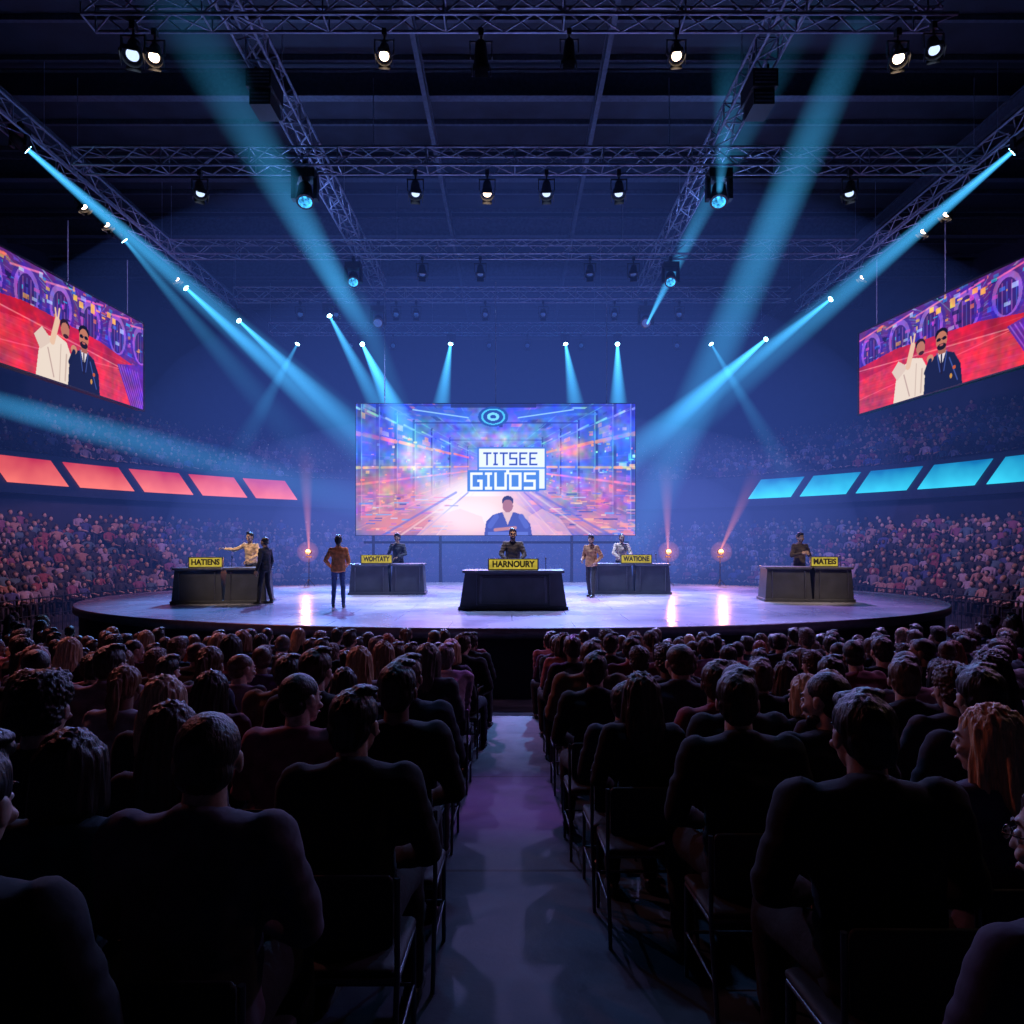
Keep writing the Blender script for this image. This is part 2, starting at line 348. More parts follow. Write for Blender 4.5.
# ------------------------------------------------------------------ floor
SL=0.106; Z0=1.35; YR=Z0/SL
def floor_z(y): return max(0.0,Z0-SL*y)
def floor_material():
    m,nt,out=newmat('polished_concrete')
    b=nt.nodes.new('ShaderNodeBsdfPrincipled')
    tc=nt.nodes.new('ShaderNodeTexCoord')
    n=nt.nodes.new('ShaderNodeTexNoise'); n.inputs['Scale'].default_value=1.6; n.inputs['Detail'].default_value=9; n.inputs['Roughness'].default_value=.7
    nt.links.new(tc.outputs['Object'],n.inputs['Vector'])
    br=nt.nodes.new('ShaderNodeTexBrick'); br.offset=0.0
    br.inputs['Color1'].default_value=(1,1,1,1); br.inputs['Color2'].default_value=(.9,.9,.9,1); br.inputs['Mortar'].default_value=(.08,.08,.08,1)
    br.inputs['Scale'].default_value=1; br.inputs['Brick Width'].default_value=8; br.inputs['Row Height'].default_value=2.6; br.inputs['Mortar Size'].default_value=.02
    mp=nt.nodes.new('ShaderNodeMapping'); mp.inputs['Location'].default_value=(4,.7,0)
    nt.links.new(tc.outputs['Object'],mp.inputs['Vector']); nt.links.new(mp.outputs[0],br.inputs['Vector'])
    r=nt.nodes.new('ShaderNodeValToRGB'); r.color_ramp.elements[0].position=.35; r.color_ramp.elements[1].position=.65
    r.color_ramp.elements[0].color=(.016,.028,.04,1); r.color_ramp.elements[1].color=(.055,.08,.105,1)
    nt.links.new(n.outputs['Fac'],r.inputs['Fac'])
    mx=nt.nodes.new('ShaderNodeMix'); mx.data_type='RGBA'; mx.blend_type='MULTIPLY'; mx.inputs[0].default_value=1
    nt.links.new(r.outputs['Color'],mx.inputs[6]); nt.links.new(br.outputs['Color'],mx.inputs[7])
    nt.links.new(mx.outputs[2],b.inputs['Base Color'])
    mr=nt.nodes.new('ShaderNodeMapRange'); mr.inputs[1].default_value=.3; mr.inputs[2].default_value=.7; mr.inputs[3].default_value=.34; mr.inputs[4].default_value=.7
    nt.links.new(n.outputs['Fac'],mr.inputs[0]); nt.links.new(mr.outputs[0],b.inputs['Roughness'])
    b.inputs['Specular IOR Level'].default_value=.16
    bp=nt.nodes.new('ShaderNodeBump'); bp.inputs['Strength'].default_value=.4; bp.inputs['Distance'].default_value=.02
    nt.links.new(n.outputs['Fac'],bp.inputs['Height']); nt.links.new(bp.outputs['Normal'],b.inputs['Normal'])
    nt.links.new(b.outputs[0],out.inputs['Surface']); return m
M_floor=floor_material()
mb=MB(); mb.box((0,20,-.1),(62,56,.2),0); obj('floor',mb.mesh('floor',[M_floor]))
mb=MB(); w=10.2; yb=-7
mb.add([(-w,yb,0.003),(w,yb,0.003),(w,YR,.003),(-w,YR,.003),(-w,yb,Z0-SL*yb),(w,yb,Z0-SL*yb)],
  [(4,5,2,3),(0,3,2,1),(0,1,5,4),(0,4,3),(1,2,5)],0,None,False)
obj('raked_floor',mb.mesh('raked_floor',[M_floor]))

# ------------------------------------------------------------------ stage
SC=(0,20.3); SA,SB=11.9,7.2; SZ=1.35
def stage_mat():
    m,nt,out=newmat('stage_deck_gloss')
    b=nt.nodes.new('ShaderNodeBsdfPrincipled'); b.inputs['Roughness'].default_value=.22
    tc=nt.nodes.new('ShaderNodeTexCoord')
    n=nt.nodes.new('ShaderNodeTexNoise'); n.inputs['Scale'].default_value=.5; n.inputs['Detail'].default_value=6
    nt.links.new(tc.outputs['Object'],n.inputs['Vector'])
    r=nt.nodes.new('ShaderNodeValToRGB'); r.color_ramp.elements[0].position=.35; r.color_ramp.elements[1].position=.65
    r.color_ramp.elements[0].color=(.24,.26,.38,1); r.color_ramp.elements[1].color=(.55,.53,.66,1)
    nt.links.new(n.outputs['Fac'],r.inputs['Fac'])
    br=nt.nodes.new('ShaderNodeTexBrick'); br.inputs['Scale'].default_value=1; br.inputs['Brick Width'].default_value=2.4; br.inputs['Row Height'].default_value=1.2
    br.inputs['Mortar Size'].default_value=.01; br.inputs['Color1'].default_value=(1,1,1,1); br.inputs['Color2'].default_value=(.88,.88,.88,1); br.inputs['Mortar'].default_value=(.4,.4,.4,1)
    nt.links.new(tc.outputs['Object'],br.inputs['Vector'])
    mx=nt.nodes.new('ShaderNodeMix'); mx.data_type='RGBA'; mx.blend_type='MULTIPLY'; mx.inputs[0].default_value=1
    nt.links.new(r.outputs['Color'],mx.inputs[6]); nt.links.new(br.outputs['Color'],mx.inputs[7])
    nt.links.new(mx.outputs[2],b.inputs['Base Color'])
    mr=nt.nodes.new('ShaderNodeMapRange'); mr.inputs[3].default_value=.14; mr.inputs[4].default_value=.36
    nt.links.new(n.outputs['Fac'],mr.inputs[0]); nt.links.new(mr.outputs[0],b.inputs['Roughness'])
    b.inputs['Coat Weight'].default_value=.35; b.inputs['Coat Roughness'].default_value=.2
    nt.links.new(b.outputs[0],out.inputs['Surface']); return m
M_stage=stage_mat()
N=160
def ring(off,z,n=N): return [((SA+off)*math.cos(2*math.pi*i/n),(SB+off)*math.sin(2*math.pi*i/n),z) for i in range(n)]
mb=MB()
prof=[(-.12,0,2),(-.12,1.14,2),(0,1.15,1),(.02,1.17,1),(.02,1.33,1),(0,SZ,0)]
vs=[]
for o_,z_,_ in prof: vs+=ring(o_,z_)
vs.append((0,0,SZ)); mb.v.append(np.array(vs)); mb.n=len(vs)
for k in range(len(prof)-1):
    mb.f.extend([(k*N+i,k*N+(i+1)%N,(k+1)*N+(i+1)%N,(k+1)*N+i) for i in range(N)]); mb.m.extend([prof[k][2]]*N); mb.sm.extend([True]*N)
top=len(prof)-1; c=len(vs)-1
mb.f.extend([(top*N+i,top*N+(i+1)%N,c) for i in range(N)]); mb.m.extend([0]*N); mb.sm.extend([False]*N)
obj('stage',mb.mesh('stage',[M_stage,M_podtrim,M_skirt]),(SC[0],SC[1],0))

# ------------------------------------------------------------------ bowl
A0,B0,CY=15.5,19.8,20.0
def uring(off,n1=14,n2=72,ymin=-7.0):
    a=A0+off;b=B0+off; P=[]
    for i in range(n1): P.append((-a,ymin+(CY-ymin)*i/n1))
    for i in range(n2+1):
        t=math.pi*i/n2; P.append((-a*math.cos(t),CY+b*math.sin(t)))
    for i in range(n1-1,-1,-1): P.append((a,ymin+(CY-ymin)*i/n1))
    return P
def sweep(name,prof,mat):
    rings=[[(x,y,z) for x,y in uring(o)] for o,z in prof]
    n=len(rings[0]); v=[p for r in rings for p in r]
    f=[(k*n+i,(k+1)*n+i,(k+1)*n+i+1,k*n+i+1) for k in range(len(prof)-1) for i in range(n-1)]
    mb=MB(); mb.add(v,f,0,None,False); return obj(name,mb.mesh(name,[mat]))
NR=13
RL=[(0.30+.46*i,.45+.215*i) for i in range(NR)]
prof=[(0,0),(0,.45)]
for i in range(NR):
    prof+=[(.05+.46*(i+1) if i else .51,.45+.215*i)]
    if i<NR-1: prof+=[(prof[-1][0],.45+.215*(i+1))]
prof+=[(6.75,prof[-1][1])]
sweep('grandstand_lower',prof,M_conc)
sweep('wall_concourse',[(6.78,2.9),(6.78,5.0),(6.22,4.95)],M_wallw)
sweep('balcony_fascia',[(6.6,4.94),(6.2,4.94),(6.2,6.65),(6.35,6.7),(6.45,6.65),(6.45,6.3)],M_fascia)
RU=[(6.9+.56*i,6.25+.29*i) for i in range(11)]
prof=[(6.45,6.25)]
for i in range(11):
    prof+=[(7.14+.56*i,6.25+.29*i)]
    if i<10: prof+=[(7.14+.56*i,6.25+.29*(i+1))]
sweep('grandstand_upper',prof,M_conc)
sweep('wall_bowl',[(12.85,8.9),(12.85,18.0)],M_wallw)
mb=MB(); mb.box((0,-7.2,9),(62,.3,18)); obj('wall_back',mb.mesh('wall_back',[M_wallw]))
mb=MB(); mb.box((0,22,18.15),(62,60,.3)); obj('ceiling',mb.mesh('ceiling',[M_ceil]))
mb=MB()
def ibeam(mb,p0,p1,h=.7,w=.3):
    p0=Vector(p0);p1=Vector(p1); d=p1-p0; L=d.length; c=(p0+p1)/2
    R=Matrix.Rotation(math.atan2(d.y,d.x),3,'Z')
    mb.box(c,(L,.05,h),0,R); mb.box(c+Vector((0,0,h/2)),(L,w,.06),0,R); mb.box(c-Vector((0,0,h/2)),(L,w,.06),0,R)
for x in (-15.4,-2.6,2.6,15.4): ibeam(mb,(x,-6,16.4),(x,48,16.4),.4,.14)
for y in range(2,50,5): ibeam(mb,(-28,y,17.3),(28,y,17.3),.8,.3)
for y in np.arange(0,49,1.6667): mb.box((0,y,17.9),(56,.12,.16),0)
obj('roof_beams',mb.mesh('roof_beams',[M_beam]))
mb=MB(); P=uring(-.25)
for (x0,y0),(x1,y1) in zip(P[:-1],P[1:]):
    if min(y0,y1)<8: continue
    mb.tube((x0,y0,1.15),(x1,y1,1.15),.025); mb.tube((x0,y0,.6),(x1,y1,.6),.015); mb.tube((x0,y0,0),(x0,y0,1.15),.02)
    for k in range(1,5):
        t=k/5; mb.tube((x0+(x1-x0)*t,y0+(y1-y0)*t,.05),(x0+(x1-x0)*t,y0+(y1-y0)*t,1.15),.01,0,4)
obj('crowd_barrier',mb.mesh('crowd_barrier',[M_black]))
for side,mat in ((-1,M_red),(1,M_cyan)):
    for k in range(6):
        t0=(9.7+7.35*k-(3.2 if side>0 else 0))*D2R; t1=t0+6.0*D2R; v=[];f=[];n=6; sh=1.9*D2R
        for i in range(n+1):
            for z in (5.36,6.42):
                t=t0+(t1-t0)*i/n+(sh if z<6 else 0)
                for off in (6.08,6.19):
                    v.append((side*(A0+off)*math.cos(t),CY+(B0+off)*math.sin(t),z))
        for i in range(n):
            a=i*4;b=a+4
            f+=[(a,b,b+2,a+2),(a+1,a+3,b+3,b+1),(a,a+1,b+1,b),(a+2,b+2,b+3,a+3)]
        f+=[(0,2,3,1),(n*4,n*4+1,n*4+3,n*4+2)]
        mb=MB(); mb.add(v,f,0,None,False); obj('balcony_light_panel',mb.mesh('balcony_light_panel',[mat]))

def lowpoly():
    mb=MB()
    def h(e,m,s=1): v,f=hull(e,s); mb.add(v,f,m)
    h([((0,.0,.55),(.17,.13,.1)),((0,-.03,.9),(.18,.12,.1))],0)
    h([((-.17,-.03,.98),(.06,.06,.06)),((.17,-.03,.98),(.06,.06,.06)),((0,-.03,1.06),(.06,.06,.03)),((0,-.03,.85),(.15,.1,.08))],0)
    for s in (-1,1):
        h([((s*.21,-.02,.96),(.055,.055,.055)),((s*.25,.06,.72),(.045,.045,.045))],0)
        h([((s*.25,.06,.72),(.045,.045,.045)),((s*.1,.27,.64),(.04,.04,.04))],2)
        h([((s*.09,.02,.52),(.08,.08,.08)),((s*.11,.42,.52),(.06,.06,.06))],1)
        h([((s*.11,.42,.52),(.06,.06,.06)),((s*.11,.42,.06),(.05,.08,.05))],1)
    mb.add(ell_pts((0,.01,1.2),(.08,.095,.12),2),ICO[2][1],2)
    mb.add(ell_pts((0,-.018,1.24),(.09,.095,.105),2),ICO[2][1],3)
    return np.concatenate(mb.v),[tuple(t) for t in mb.f],mb.m
LV,LF,LM=lowpoly()
LFa=np.array(LF); vm=np.zeros(len(LV),int)
for t,m in zip(LF,LM):
    for q in t: vm[q]=m
CLO=[(.012,.012,.02)]*7+[(.03,.03,.045),(.06,.05,.08),(.16,.13,.17),(.2,.04,.05),(.04,.05,.14),(.28,.22,.27),(.16,.05,.1),(.05,.1,.13),(.28,.15,.12)]
SKN=[(.45,.27,.2),(.5,.32,.25),(.3,.17,.11),(.18,.09,.06),(.55,.36,.28)]
HRC=[(.01,.008,.007)]*4+[(.03,.015,.008),(.08,.04,.02),(.25,.15,.07),(.015,.01,.008)]
def crowd(name,rows,ymin,sp=.56,psc=.92):
    V=[];F=[];C=[];n=0
    for ri,(off,z) in enumerate(rows):
        P=uring(off,40,140)
        acc=rng.uniform(0,sp);cnt=0
        for (x0,y0),(x1,y1) in zip(P[:-1],P[1:]):
            L=math.hypot(x1-x0,y1-y0)
            while acc<L:
                t=acc/L; x=x0+(x1-x0)*t; y=y0+(y1-y0)*t; acc+=sp; cnt+=1
                if y<ymin or cnt%24 in(0,1) or rng.random()<.06: continue
                ang=math.atan2(SC[1]-2-y,0-x)-math.pi/2 + rng.normal(0,.2)
                s=psc*rng.uniform(.92,1.08); c_,s_=math.cos(ang),math.sin(ang)
                v=LV*s; v=np.stack([v[:,0]*c_-v[:,1]*s_,v[:,0]*s_+v[:,1]*c_,v[:,2]],1)
                v=v*np.array([1,1,.92])+np.array([x+rng.normal(0,.05),y+rng.normal(0,.05),z])
                pal=np.array([CLO[rng.integers(len(CLO))],(.02,.02,.035),np.array(SKN[rng.integers(len(SKN))])*.75,HRC[rng.integers(len(HRC))]])
                V.append(v);F.append(LFa+n);C.append(pal[vm]); n+=len(LV)
            acc-=L
    V=np.concatenate(V);F=np.concatenate(F);C=np.concatenate(C)
    me=bpy.data.meshes.new(name); me.vertices.add(len(V)); me.vertices.foreach_set('co',V.ravel())
    me.loops.add(F.size); me.loops.foreach_set('vertex_index',F.ravel().astype(np.int32))
    me.polygons.add(len(F)); me.polygons.foreach_set('loop_start',np.arange(0,F.size,3,dtype=np.int32))
    me.update(calc_edges=True)
    at=me.attributes.new('col','FLOAT_COLOR','POINT'); at.data.foreach_set('color',np.concatenate([C,np.ones((len(C),1))],1).ravel())
    me.polygons.foreach_set('use_smooth',[True]*len(me.polygons))
    me.materials.append(M_crowd); return obj(name,me)
M_crowd=attr_mat('crowd_clothing','col',.8)
crowd('grandstand_crowd',RL,9,.52)
crowd('balcony_crowd',RU,14,.54)

# ------------------------------------------------------------------ floor audience
DKT=(.008,.008,.013)
def dress(o,clo=None,hair=None,skin=None,trs=None):
    clo=clo or random.choice([(.008,.008,.012)]*5+[(.012,.016,.035),(.04,.04,.055),(.2,.025,.04),(.24,.16,.2),(.02,.06,.09),(.32,.11,.13),(.16,.09,.05),(.06,.02,.08),(.3,.26,.3)])
    o.color=(*clo,1)
    o['hair_col']=tuple(float(x) for x in (hair or random.choice([(.008,.006,.006)]*4+[(.035,.018,.01),(.08,.04,.02),(.018,.012,.01),(.05,.02,.01),(.12,.1,.09)])))
    o['skin_col']=tuple(float(x) for x in (skin or random.choice(SKN)))
    o['trouser_col']=tuple(float(x) for x in (trs or random.choice([(.01,.01,.015),(.012,.018,.04),(.02,.02,.024)])))
near=[
 (-.86,1.82,'man_c',(.08,.06,.085),(.035,.025,.02)),
 (-1.35,2.02,'wom_c',(.01,.05,.06),(.012,.009,.008)),
 (-1.12,1.30,'man_a',(.008,.008,.012),(.01,.008,.008)),
 (-.60,2.5,'man_b',(.006,.006,.009),(.008,.007,.007)),
 (-1.33,2.62,'wom_a',(.03,.02,.03),(.06,.028,.016)),
 (-1.93,2.7,'man_d',(.02,.02,.03),None),
 (-.56,3.3,'man_a',(.008,.008,.014),(.012,.008,.006)),
 (-1.12,3.3,'man_h',(.3,.09,.12),(.01,.008,.007)),
 (-1.75,3.4,'wom_a',(.02,.02,.03),(.5,.3,.18)),
 (-2.33,3.35,'wom_b',(.03,.03,.04),(.015,.01,.008)),
 (1.09,1.22,'wom_g',(.05,.03,.05),(.05,.02,.012)),
 (1.14,2.10,'man_g',(.006,.006,.009),(.01,.008,.007)),
 (1.70,2.38,'wom_e',(.10,.08,.12),(.8,.42,.2)),
 (1.01,2.95,'man_b',(.008,.008,.012),(.02,.013,.01)),
 (1.5,3.1,'man_f',(.008,.008,.014),(.012,.01,.01)),
 (2.12,3.05,'man_a',(.02,.02,.03),None),
 (.70,3.7,'wom_a',(.008,.008,.012),(.03,.018,.012)),
 (1.25,3.75,'man_c',(.01,.01,.015),(.012,.01,.008)),
 (1.83,3.8,'wom_b',(.03,.02,.03),(.4,.22,.1)),
 (2.4,3.75,'man_d',(.05,.04,.05),None),
]
TILT=-math.atan(SL)
for x,y,v,cl,hc in near:
    z=floor_z(y)
    sc=random.uniform(1.02,1.06) if v[0]=='m' else random.uniform(.97,1.01)
    o=obj('seated_spectator',SEAT_ME[v],(x,y,z),(TILT,0,random.uniform(-.05,.05)),scale=sc); dress(o,cl,hc,None,DKT)
    obj('folding_chair',CHAIR_ME,(x,y,z),(TILT,0,0))
aud=empty('audience_crowd',(0,0,0)); chairs=empty('folding_chair_rows',(0,0,0))
keys=['man_a','man_b','man_c','man_d','man_h','man_b','man_e','man_f','man_g','wom_a','wom_b','wom_c','wom_d','wom_f','wom_a']
y=4.2; n=0; row=0
while y<17.6:
    for side in (-1,1):
        x=.62+ (0.0 if row%2 else .05)
        while x<(.78*y+1.6):
            xx=side*x
            ok = x<9.8 if y<YR+.3 else x<14.4
            e=((xx/(SA+.7))**2+((y+.6-SC[1])/(SB+.75))**2)
            if ok and e>1.0:
                jx=xx+random.uniform(-.06,.06)*(1 if x>.7 else .3); jy=y+random.uniform(-.09,.09); z=floor_z(jy)
                tl=TILT if jy<YR-.3 else 0
                yaw=math.atan2(xx*.5,SC[1]-y)*.6 if y<12 else math.atan2(xx,max(2,SC[1]-y))*.8
                if random.random()<.965:
                    v=random.choice(keys)
                    sc=random.uniform(.92,1.08)
                    o=obj('spectator',SEAT_ME[v],(jx,jy,z),(tl,0,yaw+random.uniform(-.2,.2)),parent=aud,scale=(sc*random.uniform(.95,1.1),sc,sc))
                    hc=random.choice([(.4,.24,.12),(.2,.1,.05),(.5,.34,.2),(.25,.06,.03)]) if (v.startswith('wom') and random.random()<.35) else None
                    dress(o,hair=hc); n+=1
                obj('chair',CHAIR_ME,(jx,jy,z),(tl,0,yaw),parent=chairs)
            x+=.575
    y+=.80; row+=1

# ------------------------------------------------------------------ screens (LED pixels painted procedurally)
class Cv:
    def __init__(s,W,H,u=1.0): s.W,s.H,s.u=int(W*u),int(H*u),u; s.a=np.zeros((s.H,s.W,3)); s.Y,s.X=np.mgrid[0:s.H,0:s.W]; s.X=(s.X+.5)/u; s.Y=(s.Y+.5)/u
    def put(s,mask,c,al=1.0):
        c=np.array(c,float); k=(mask.astype(float)*al)[...,None]
        s.a=s.a*(1-k)+c*k
    def poly(s,pts,c,al=1.0):
        ins=np.zeros(s.X.shape,bool); n=len(pts)
        for i in range(n):
            x0,y0=pts[i];x1,y1=pts[(i+1)%n]
            if y0==y1: continue
            cr=((y0>s.Y)!=(y1>s.Y))&(s.X<(x1-x0)*(s.Y-y0)/(y1-y0)+x0); ins^=cr
        s.put(ins,c,al)
    def rect(s,x0,y0,x1,y1,c,al=1.0): s.put((s.X>=x0)&(s.X<x1)&(s.Y>=y0)&(s.Y<y1),c,al)
    def line(s,x0,y0,x1,y1,w,c,al=1.0):
        dx,dy=x1-x0,y1-y0; L=math.hypot(dx,dy)+1e-6; t=np.clip(((s.X-x0)*dx+(s.Y-y0)*dy)/L**2,0,1)
        d=np.hypot(s.X-x0-t*dx,s.Y-y0-t*dy); s.put(np.clip((w/2-d)*s.u+.5,0,1),c,al)
    def ell(s,cx,cy,rx,ry,c,al=1.0,soft=False):
        d=((s.X-cx)/rx)**2+((s.Y-cy)/ry)**2
        s.put(np.clip(1-d,0,1) if soft else (d<1),c,al)
    def mottle(s,rs,amp):
        for k in (6,14,30):
            g=rs.normal(0,1,(s.H//k+3,s.W//k+3,3)); yy=(np.arange(s.H)/k)[:,None]; xx=(np.arange(s.W)/k)[None,:]
            y0=yy.astype(int);x0=xx.astype(int); fy=(yy-y0)[...,None];fx=(xx-x0)[...,None]
            n=g[y0,x0]*(1-fy)*(1-fx)+g[y0+1,x0]*fy*(1-fx)+g[y0,x0+1]*(1-fy)*fx+g[y0+1,x0+1]*fy*fx
            s.a=s.a*(1+amp*n)
        s.a=np.clip(s.a,0,255)
FONT={'T':["#####","..#..","..#..","..#..","..#..","..#..","..#.."],'I':["###",".#.",".#.",".#.",".#.",".#.","###"],
'S':["#####","#....","#....","#####","....#","....#","#####"],'E':["#####","#....","#....","####.","#....","#....","#####"],
'G':["#####","#....","#....","#..##","#...#","#...#","#####"],
'U':["#...#","#...#","#...#","#...#","#...#","#...#","#####"],'O':["#####","#...#","#...#","#...#","#...#","#...#","#####"]}
def text(cv,t,x,y,h,c,k=1.0):
    u=h/7
    for ch in t:
        g=FONT[ch]
        for r,row_ in enumerate(g):
            for q,chh in enumerate(row_):
                if chh=='#': cv.rect(x+q*u*k,y+r*u,x+(q+1)*u*k+.05,y+(r+1)*u+.05,c)
        x+=(len(g[0])+1.0)*u*k
PAL=[(60,120,230),(40,200,240),(120,70,220),(220,80,200),(250,130,100),(250,170,90),(30,50,140),(20,25,80),(180,200,250),(60,40,150)]
PAL2=[(70,120,220),(90,170,240),(110,100,220),(190,120,220),(245,150,130),(250,180,130),(250,140,170),(30,50,140),(25,35,110),(200,215,250),(70,70,180),(50,90,200)]
WARM=[(255,150,90),(255,190,120),(250,120,90),(255,210,170),(250,130,150),(240,100,120),(190,90,170)]
def hall(cv,cx,cy,n,rs,dark=.0,pal=PAL,fine=1.0):
    W,H=cv.W/cv.u,cv.H/cv.u
    for k in range(n):
        t=rs.uniform(.08,1.0)**.8; t2=t*(1+rs.uniform(.03,.2)*fine); wall=rs.integers(4); a=rs.uniform(-1,1); b=a+rs.uniform(.02,.2)*fine
        def pt(s,q):
            X0=W*.5;Y0=H*.55
            if wall==0: return (cx-X0*s,cy+Y0*q*s)
            if wall==1: return (cx+X0*s,cy+Y0*q*s)
            if wall==2: return (cx+X0*q*s,cy-Y0*s)
            return (cx+X0*q*s,cy+Y0*s)
        c=np.array(pal[rs.integers(len(pal))])*(1-dark)
        if wall==3: c=c*.5+np.array((240,140,150))*.5*(1-dark)
        cv.poly([pt(t,a),pt(t2,a),pt(t2,b),pt(t,b)],c,rs.uniform(.3,.8))
    for q in np.linspace(-1,1,9):
        cv.line(cx+W*.04*q,cy-H*.05,cx+W*.55*q,-2,.5,(110,200,250),.6)
        cv.line(cx+W*.04*q,cy+H*.05,cx+W*.75*q,H+2,.6,(255,190,190),.5)
    for s in (-1,1):
        for q in np.linspace(-.8,.8,6): cv.line(cx+s*W*.05,cy+H*.05*q,cx+s*W*.52,cy+H*.6*q,.5,(150,120,250),.5)
def main_canvas():
    rs=np.random.default_rng(11); cv=Cv(279,131,1.7)
    cv.a[:]=(50,72,185)
    cv.ell(140,60,130,75,(110,145,240),.8,True)
    hall(cv,140,62,380,rs,0,PAL2,.7)
    for k in range(7):
        t=.2+.13*k; c=(35,50,140) if k%2 else (70,110,210)
        for s in (-1,1):
            x=140+s*139*t; h=66*t+6
            cv.line(x,62-h,x,62+h*.75,1+3*t,(28,40,120),.8); cv.line(x-s*2*t,62-h,x-s*2*t,62+h*.75,.7,(130,200,250),.8)
            cv.line(x,62-h*.45,140+s*139*(t+.1),62-(h+8)*.45,1+3.5*t,(252,150,105),.85)
            cv.line(x,62+h*.02,140+s*139*(t+.1),62+(h+9)*.02,1+2*t,(255,190,110),.75)
            cv.line(x,62+h*.25,140+s*139*(t+.12),62+(h+9)*.25,1+1.5*t,(250,140,190),.75)
            cv.line(x,62-h*.8,140+s*139*(t+.07),62-(h+6)*.8,.8+1.5*t,(160,215,255),.7)
        cv.line(140-139*t,62-66*t-4,140+139*t,62-66*t-4,.8+1.5*t,c,.8)
    for k in range(130):
        s=rs.choice([-1,1]); t=rs.uniform(.35,1); x=140+s*139*t; y=62+rs.uniform(-.9,.8)*60*t
        cv.rect(x,y,x+rs.uniform(1,6)*t,y+rs.uniform(.8,3.5)*t,[(255,150,100),(255,205,140),(255,170,90),(90,220,255),(255,110,180),(240,240,255)][rs.integers(6)],.85)
    for x,y,rx,ry,c in ((30,88,62,34,(252,120,80)),(62,54,28,18,(250,160,150)),(236,92,56,30,(246,120,130)),(214,46,26,14,(252,170,140)),(15,30,24,22,(90,90,230)),(262,28,26,20,(90,140,250)),(140,34,50,10,(170,190,250))):
        cv.ell(x,y,rx,ry,c,.68,True)
    cv.mottle(rs,.12)
    cv.rect(95,0,180,4,(20,30,80),.8); cv.ell(137,13,15,10,(20,70,150)); cv.ell(137,13,12,8,(70,200,240)); cv.ell(137,13,10,6.8,(20,60,140)); cv.ell(137,13,6,4,(120,225,255)); cv.ell(137,13,3,2,(20,60,140))
    for s in (-1,1):
        cv.poly([(137+s*20,8),(137+s*75,2),(137+s*85,9),(137+s*28,18)],(40,90,200),.6); cv.line(137+s*25,14,137+s*80,6,1,(160,220,255))
    cv.ell(125,98,84,44,(255,180,165),.9,True); cv.ell(120,100,56,33,(255,222,205),1.0,True); cv.ell(118,98,36,28,(255,248,238),1.0,True)
    cv.poly([(80,131),(104,92),(150,92),(208,131)],(255,200,175),.5)
    cv.ell(40,120,62,18,(250,130,80),.85,True); cv.ell(235,119,55,15,(245,140,120),.75,True)
    for k in range(90):
        x=rs.uniform(0,92); y=rs.uniform(88,130); w=rs.uniform(3,16); p=WARM if rs.random()<.6 else PAL2; cv.rect(x,y,x+w,y+rs.uniform(.5,1.8),p[rs.integers(len(p))],.65)
        x=rs.uniform(188,275); y=rs.uniform(85,130); p=WARM if rs.random()<.5 else PAL2; cv.rect(x,y,x+w,y+rs.uniform(.5,1.8),p[rs.integers(len(p))],.65)
    for s in (-1,1):
        for k in range(4): cv.line(140+s*(60+k*18),131,140+s*(22+k*6),88,1+k*.4,(70,80,190) if k%2 else (255,225,200),.5)
    # broad glowing shapes across the foreground of the graphic
    cv.ell(112,112,40,18,(255,240,226),.9,True); cv.poly([(60,131),(78,112),(104,104),(126,112),(132,131)],(255,205,190),.55); cv.poly([(176,131),(172,112),(186,104),(204,114),(216,131)],(255,190,180),.55)
    cv.rect(121,43,190,86,(60,110,190)); cv.rect(123,45,188,84,(235,245,255)); cv.rect(123,63,188,64.5,(90,150,220))
    text(cv,'TITSEE',127,48,13,(25,60,140),.88)
    cv.rect(111,66,183,87,(40,110,190),.9); text(cv,'GIUOS',114,68,17,(245,252,255),1.0); cv.rect(150,66,153,70,(245,252,255))
    cv.poly([(128,131),(130,117),(137,110),(147,107),(156,107),(166,110),(174,119),(176,131)],(52,62,135)); cv.poly([(146,107),(151.5,120),(157,107)],(225,185,170))
    cv.ell(151.5,96.5,5.8,5.2,(28,20,42)); cv.ell(151.5,101.4,5.3,6.4,(165,100,85))
    cv.line(134,121,140,112,5.5,(70,85,165)); cv.line(170,121,165,112,5.5,(70,85,165)); cv.line(139,125,159,123,3.2,(190,120,95)); cv.rect(132,127,172,131,(90,110,190),.8)
    cv.a=cv.a*.9+np.array((120,130,215))*.1
    return cv
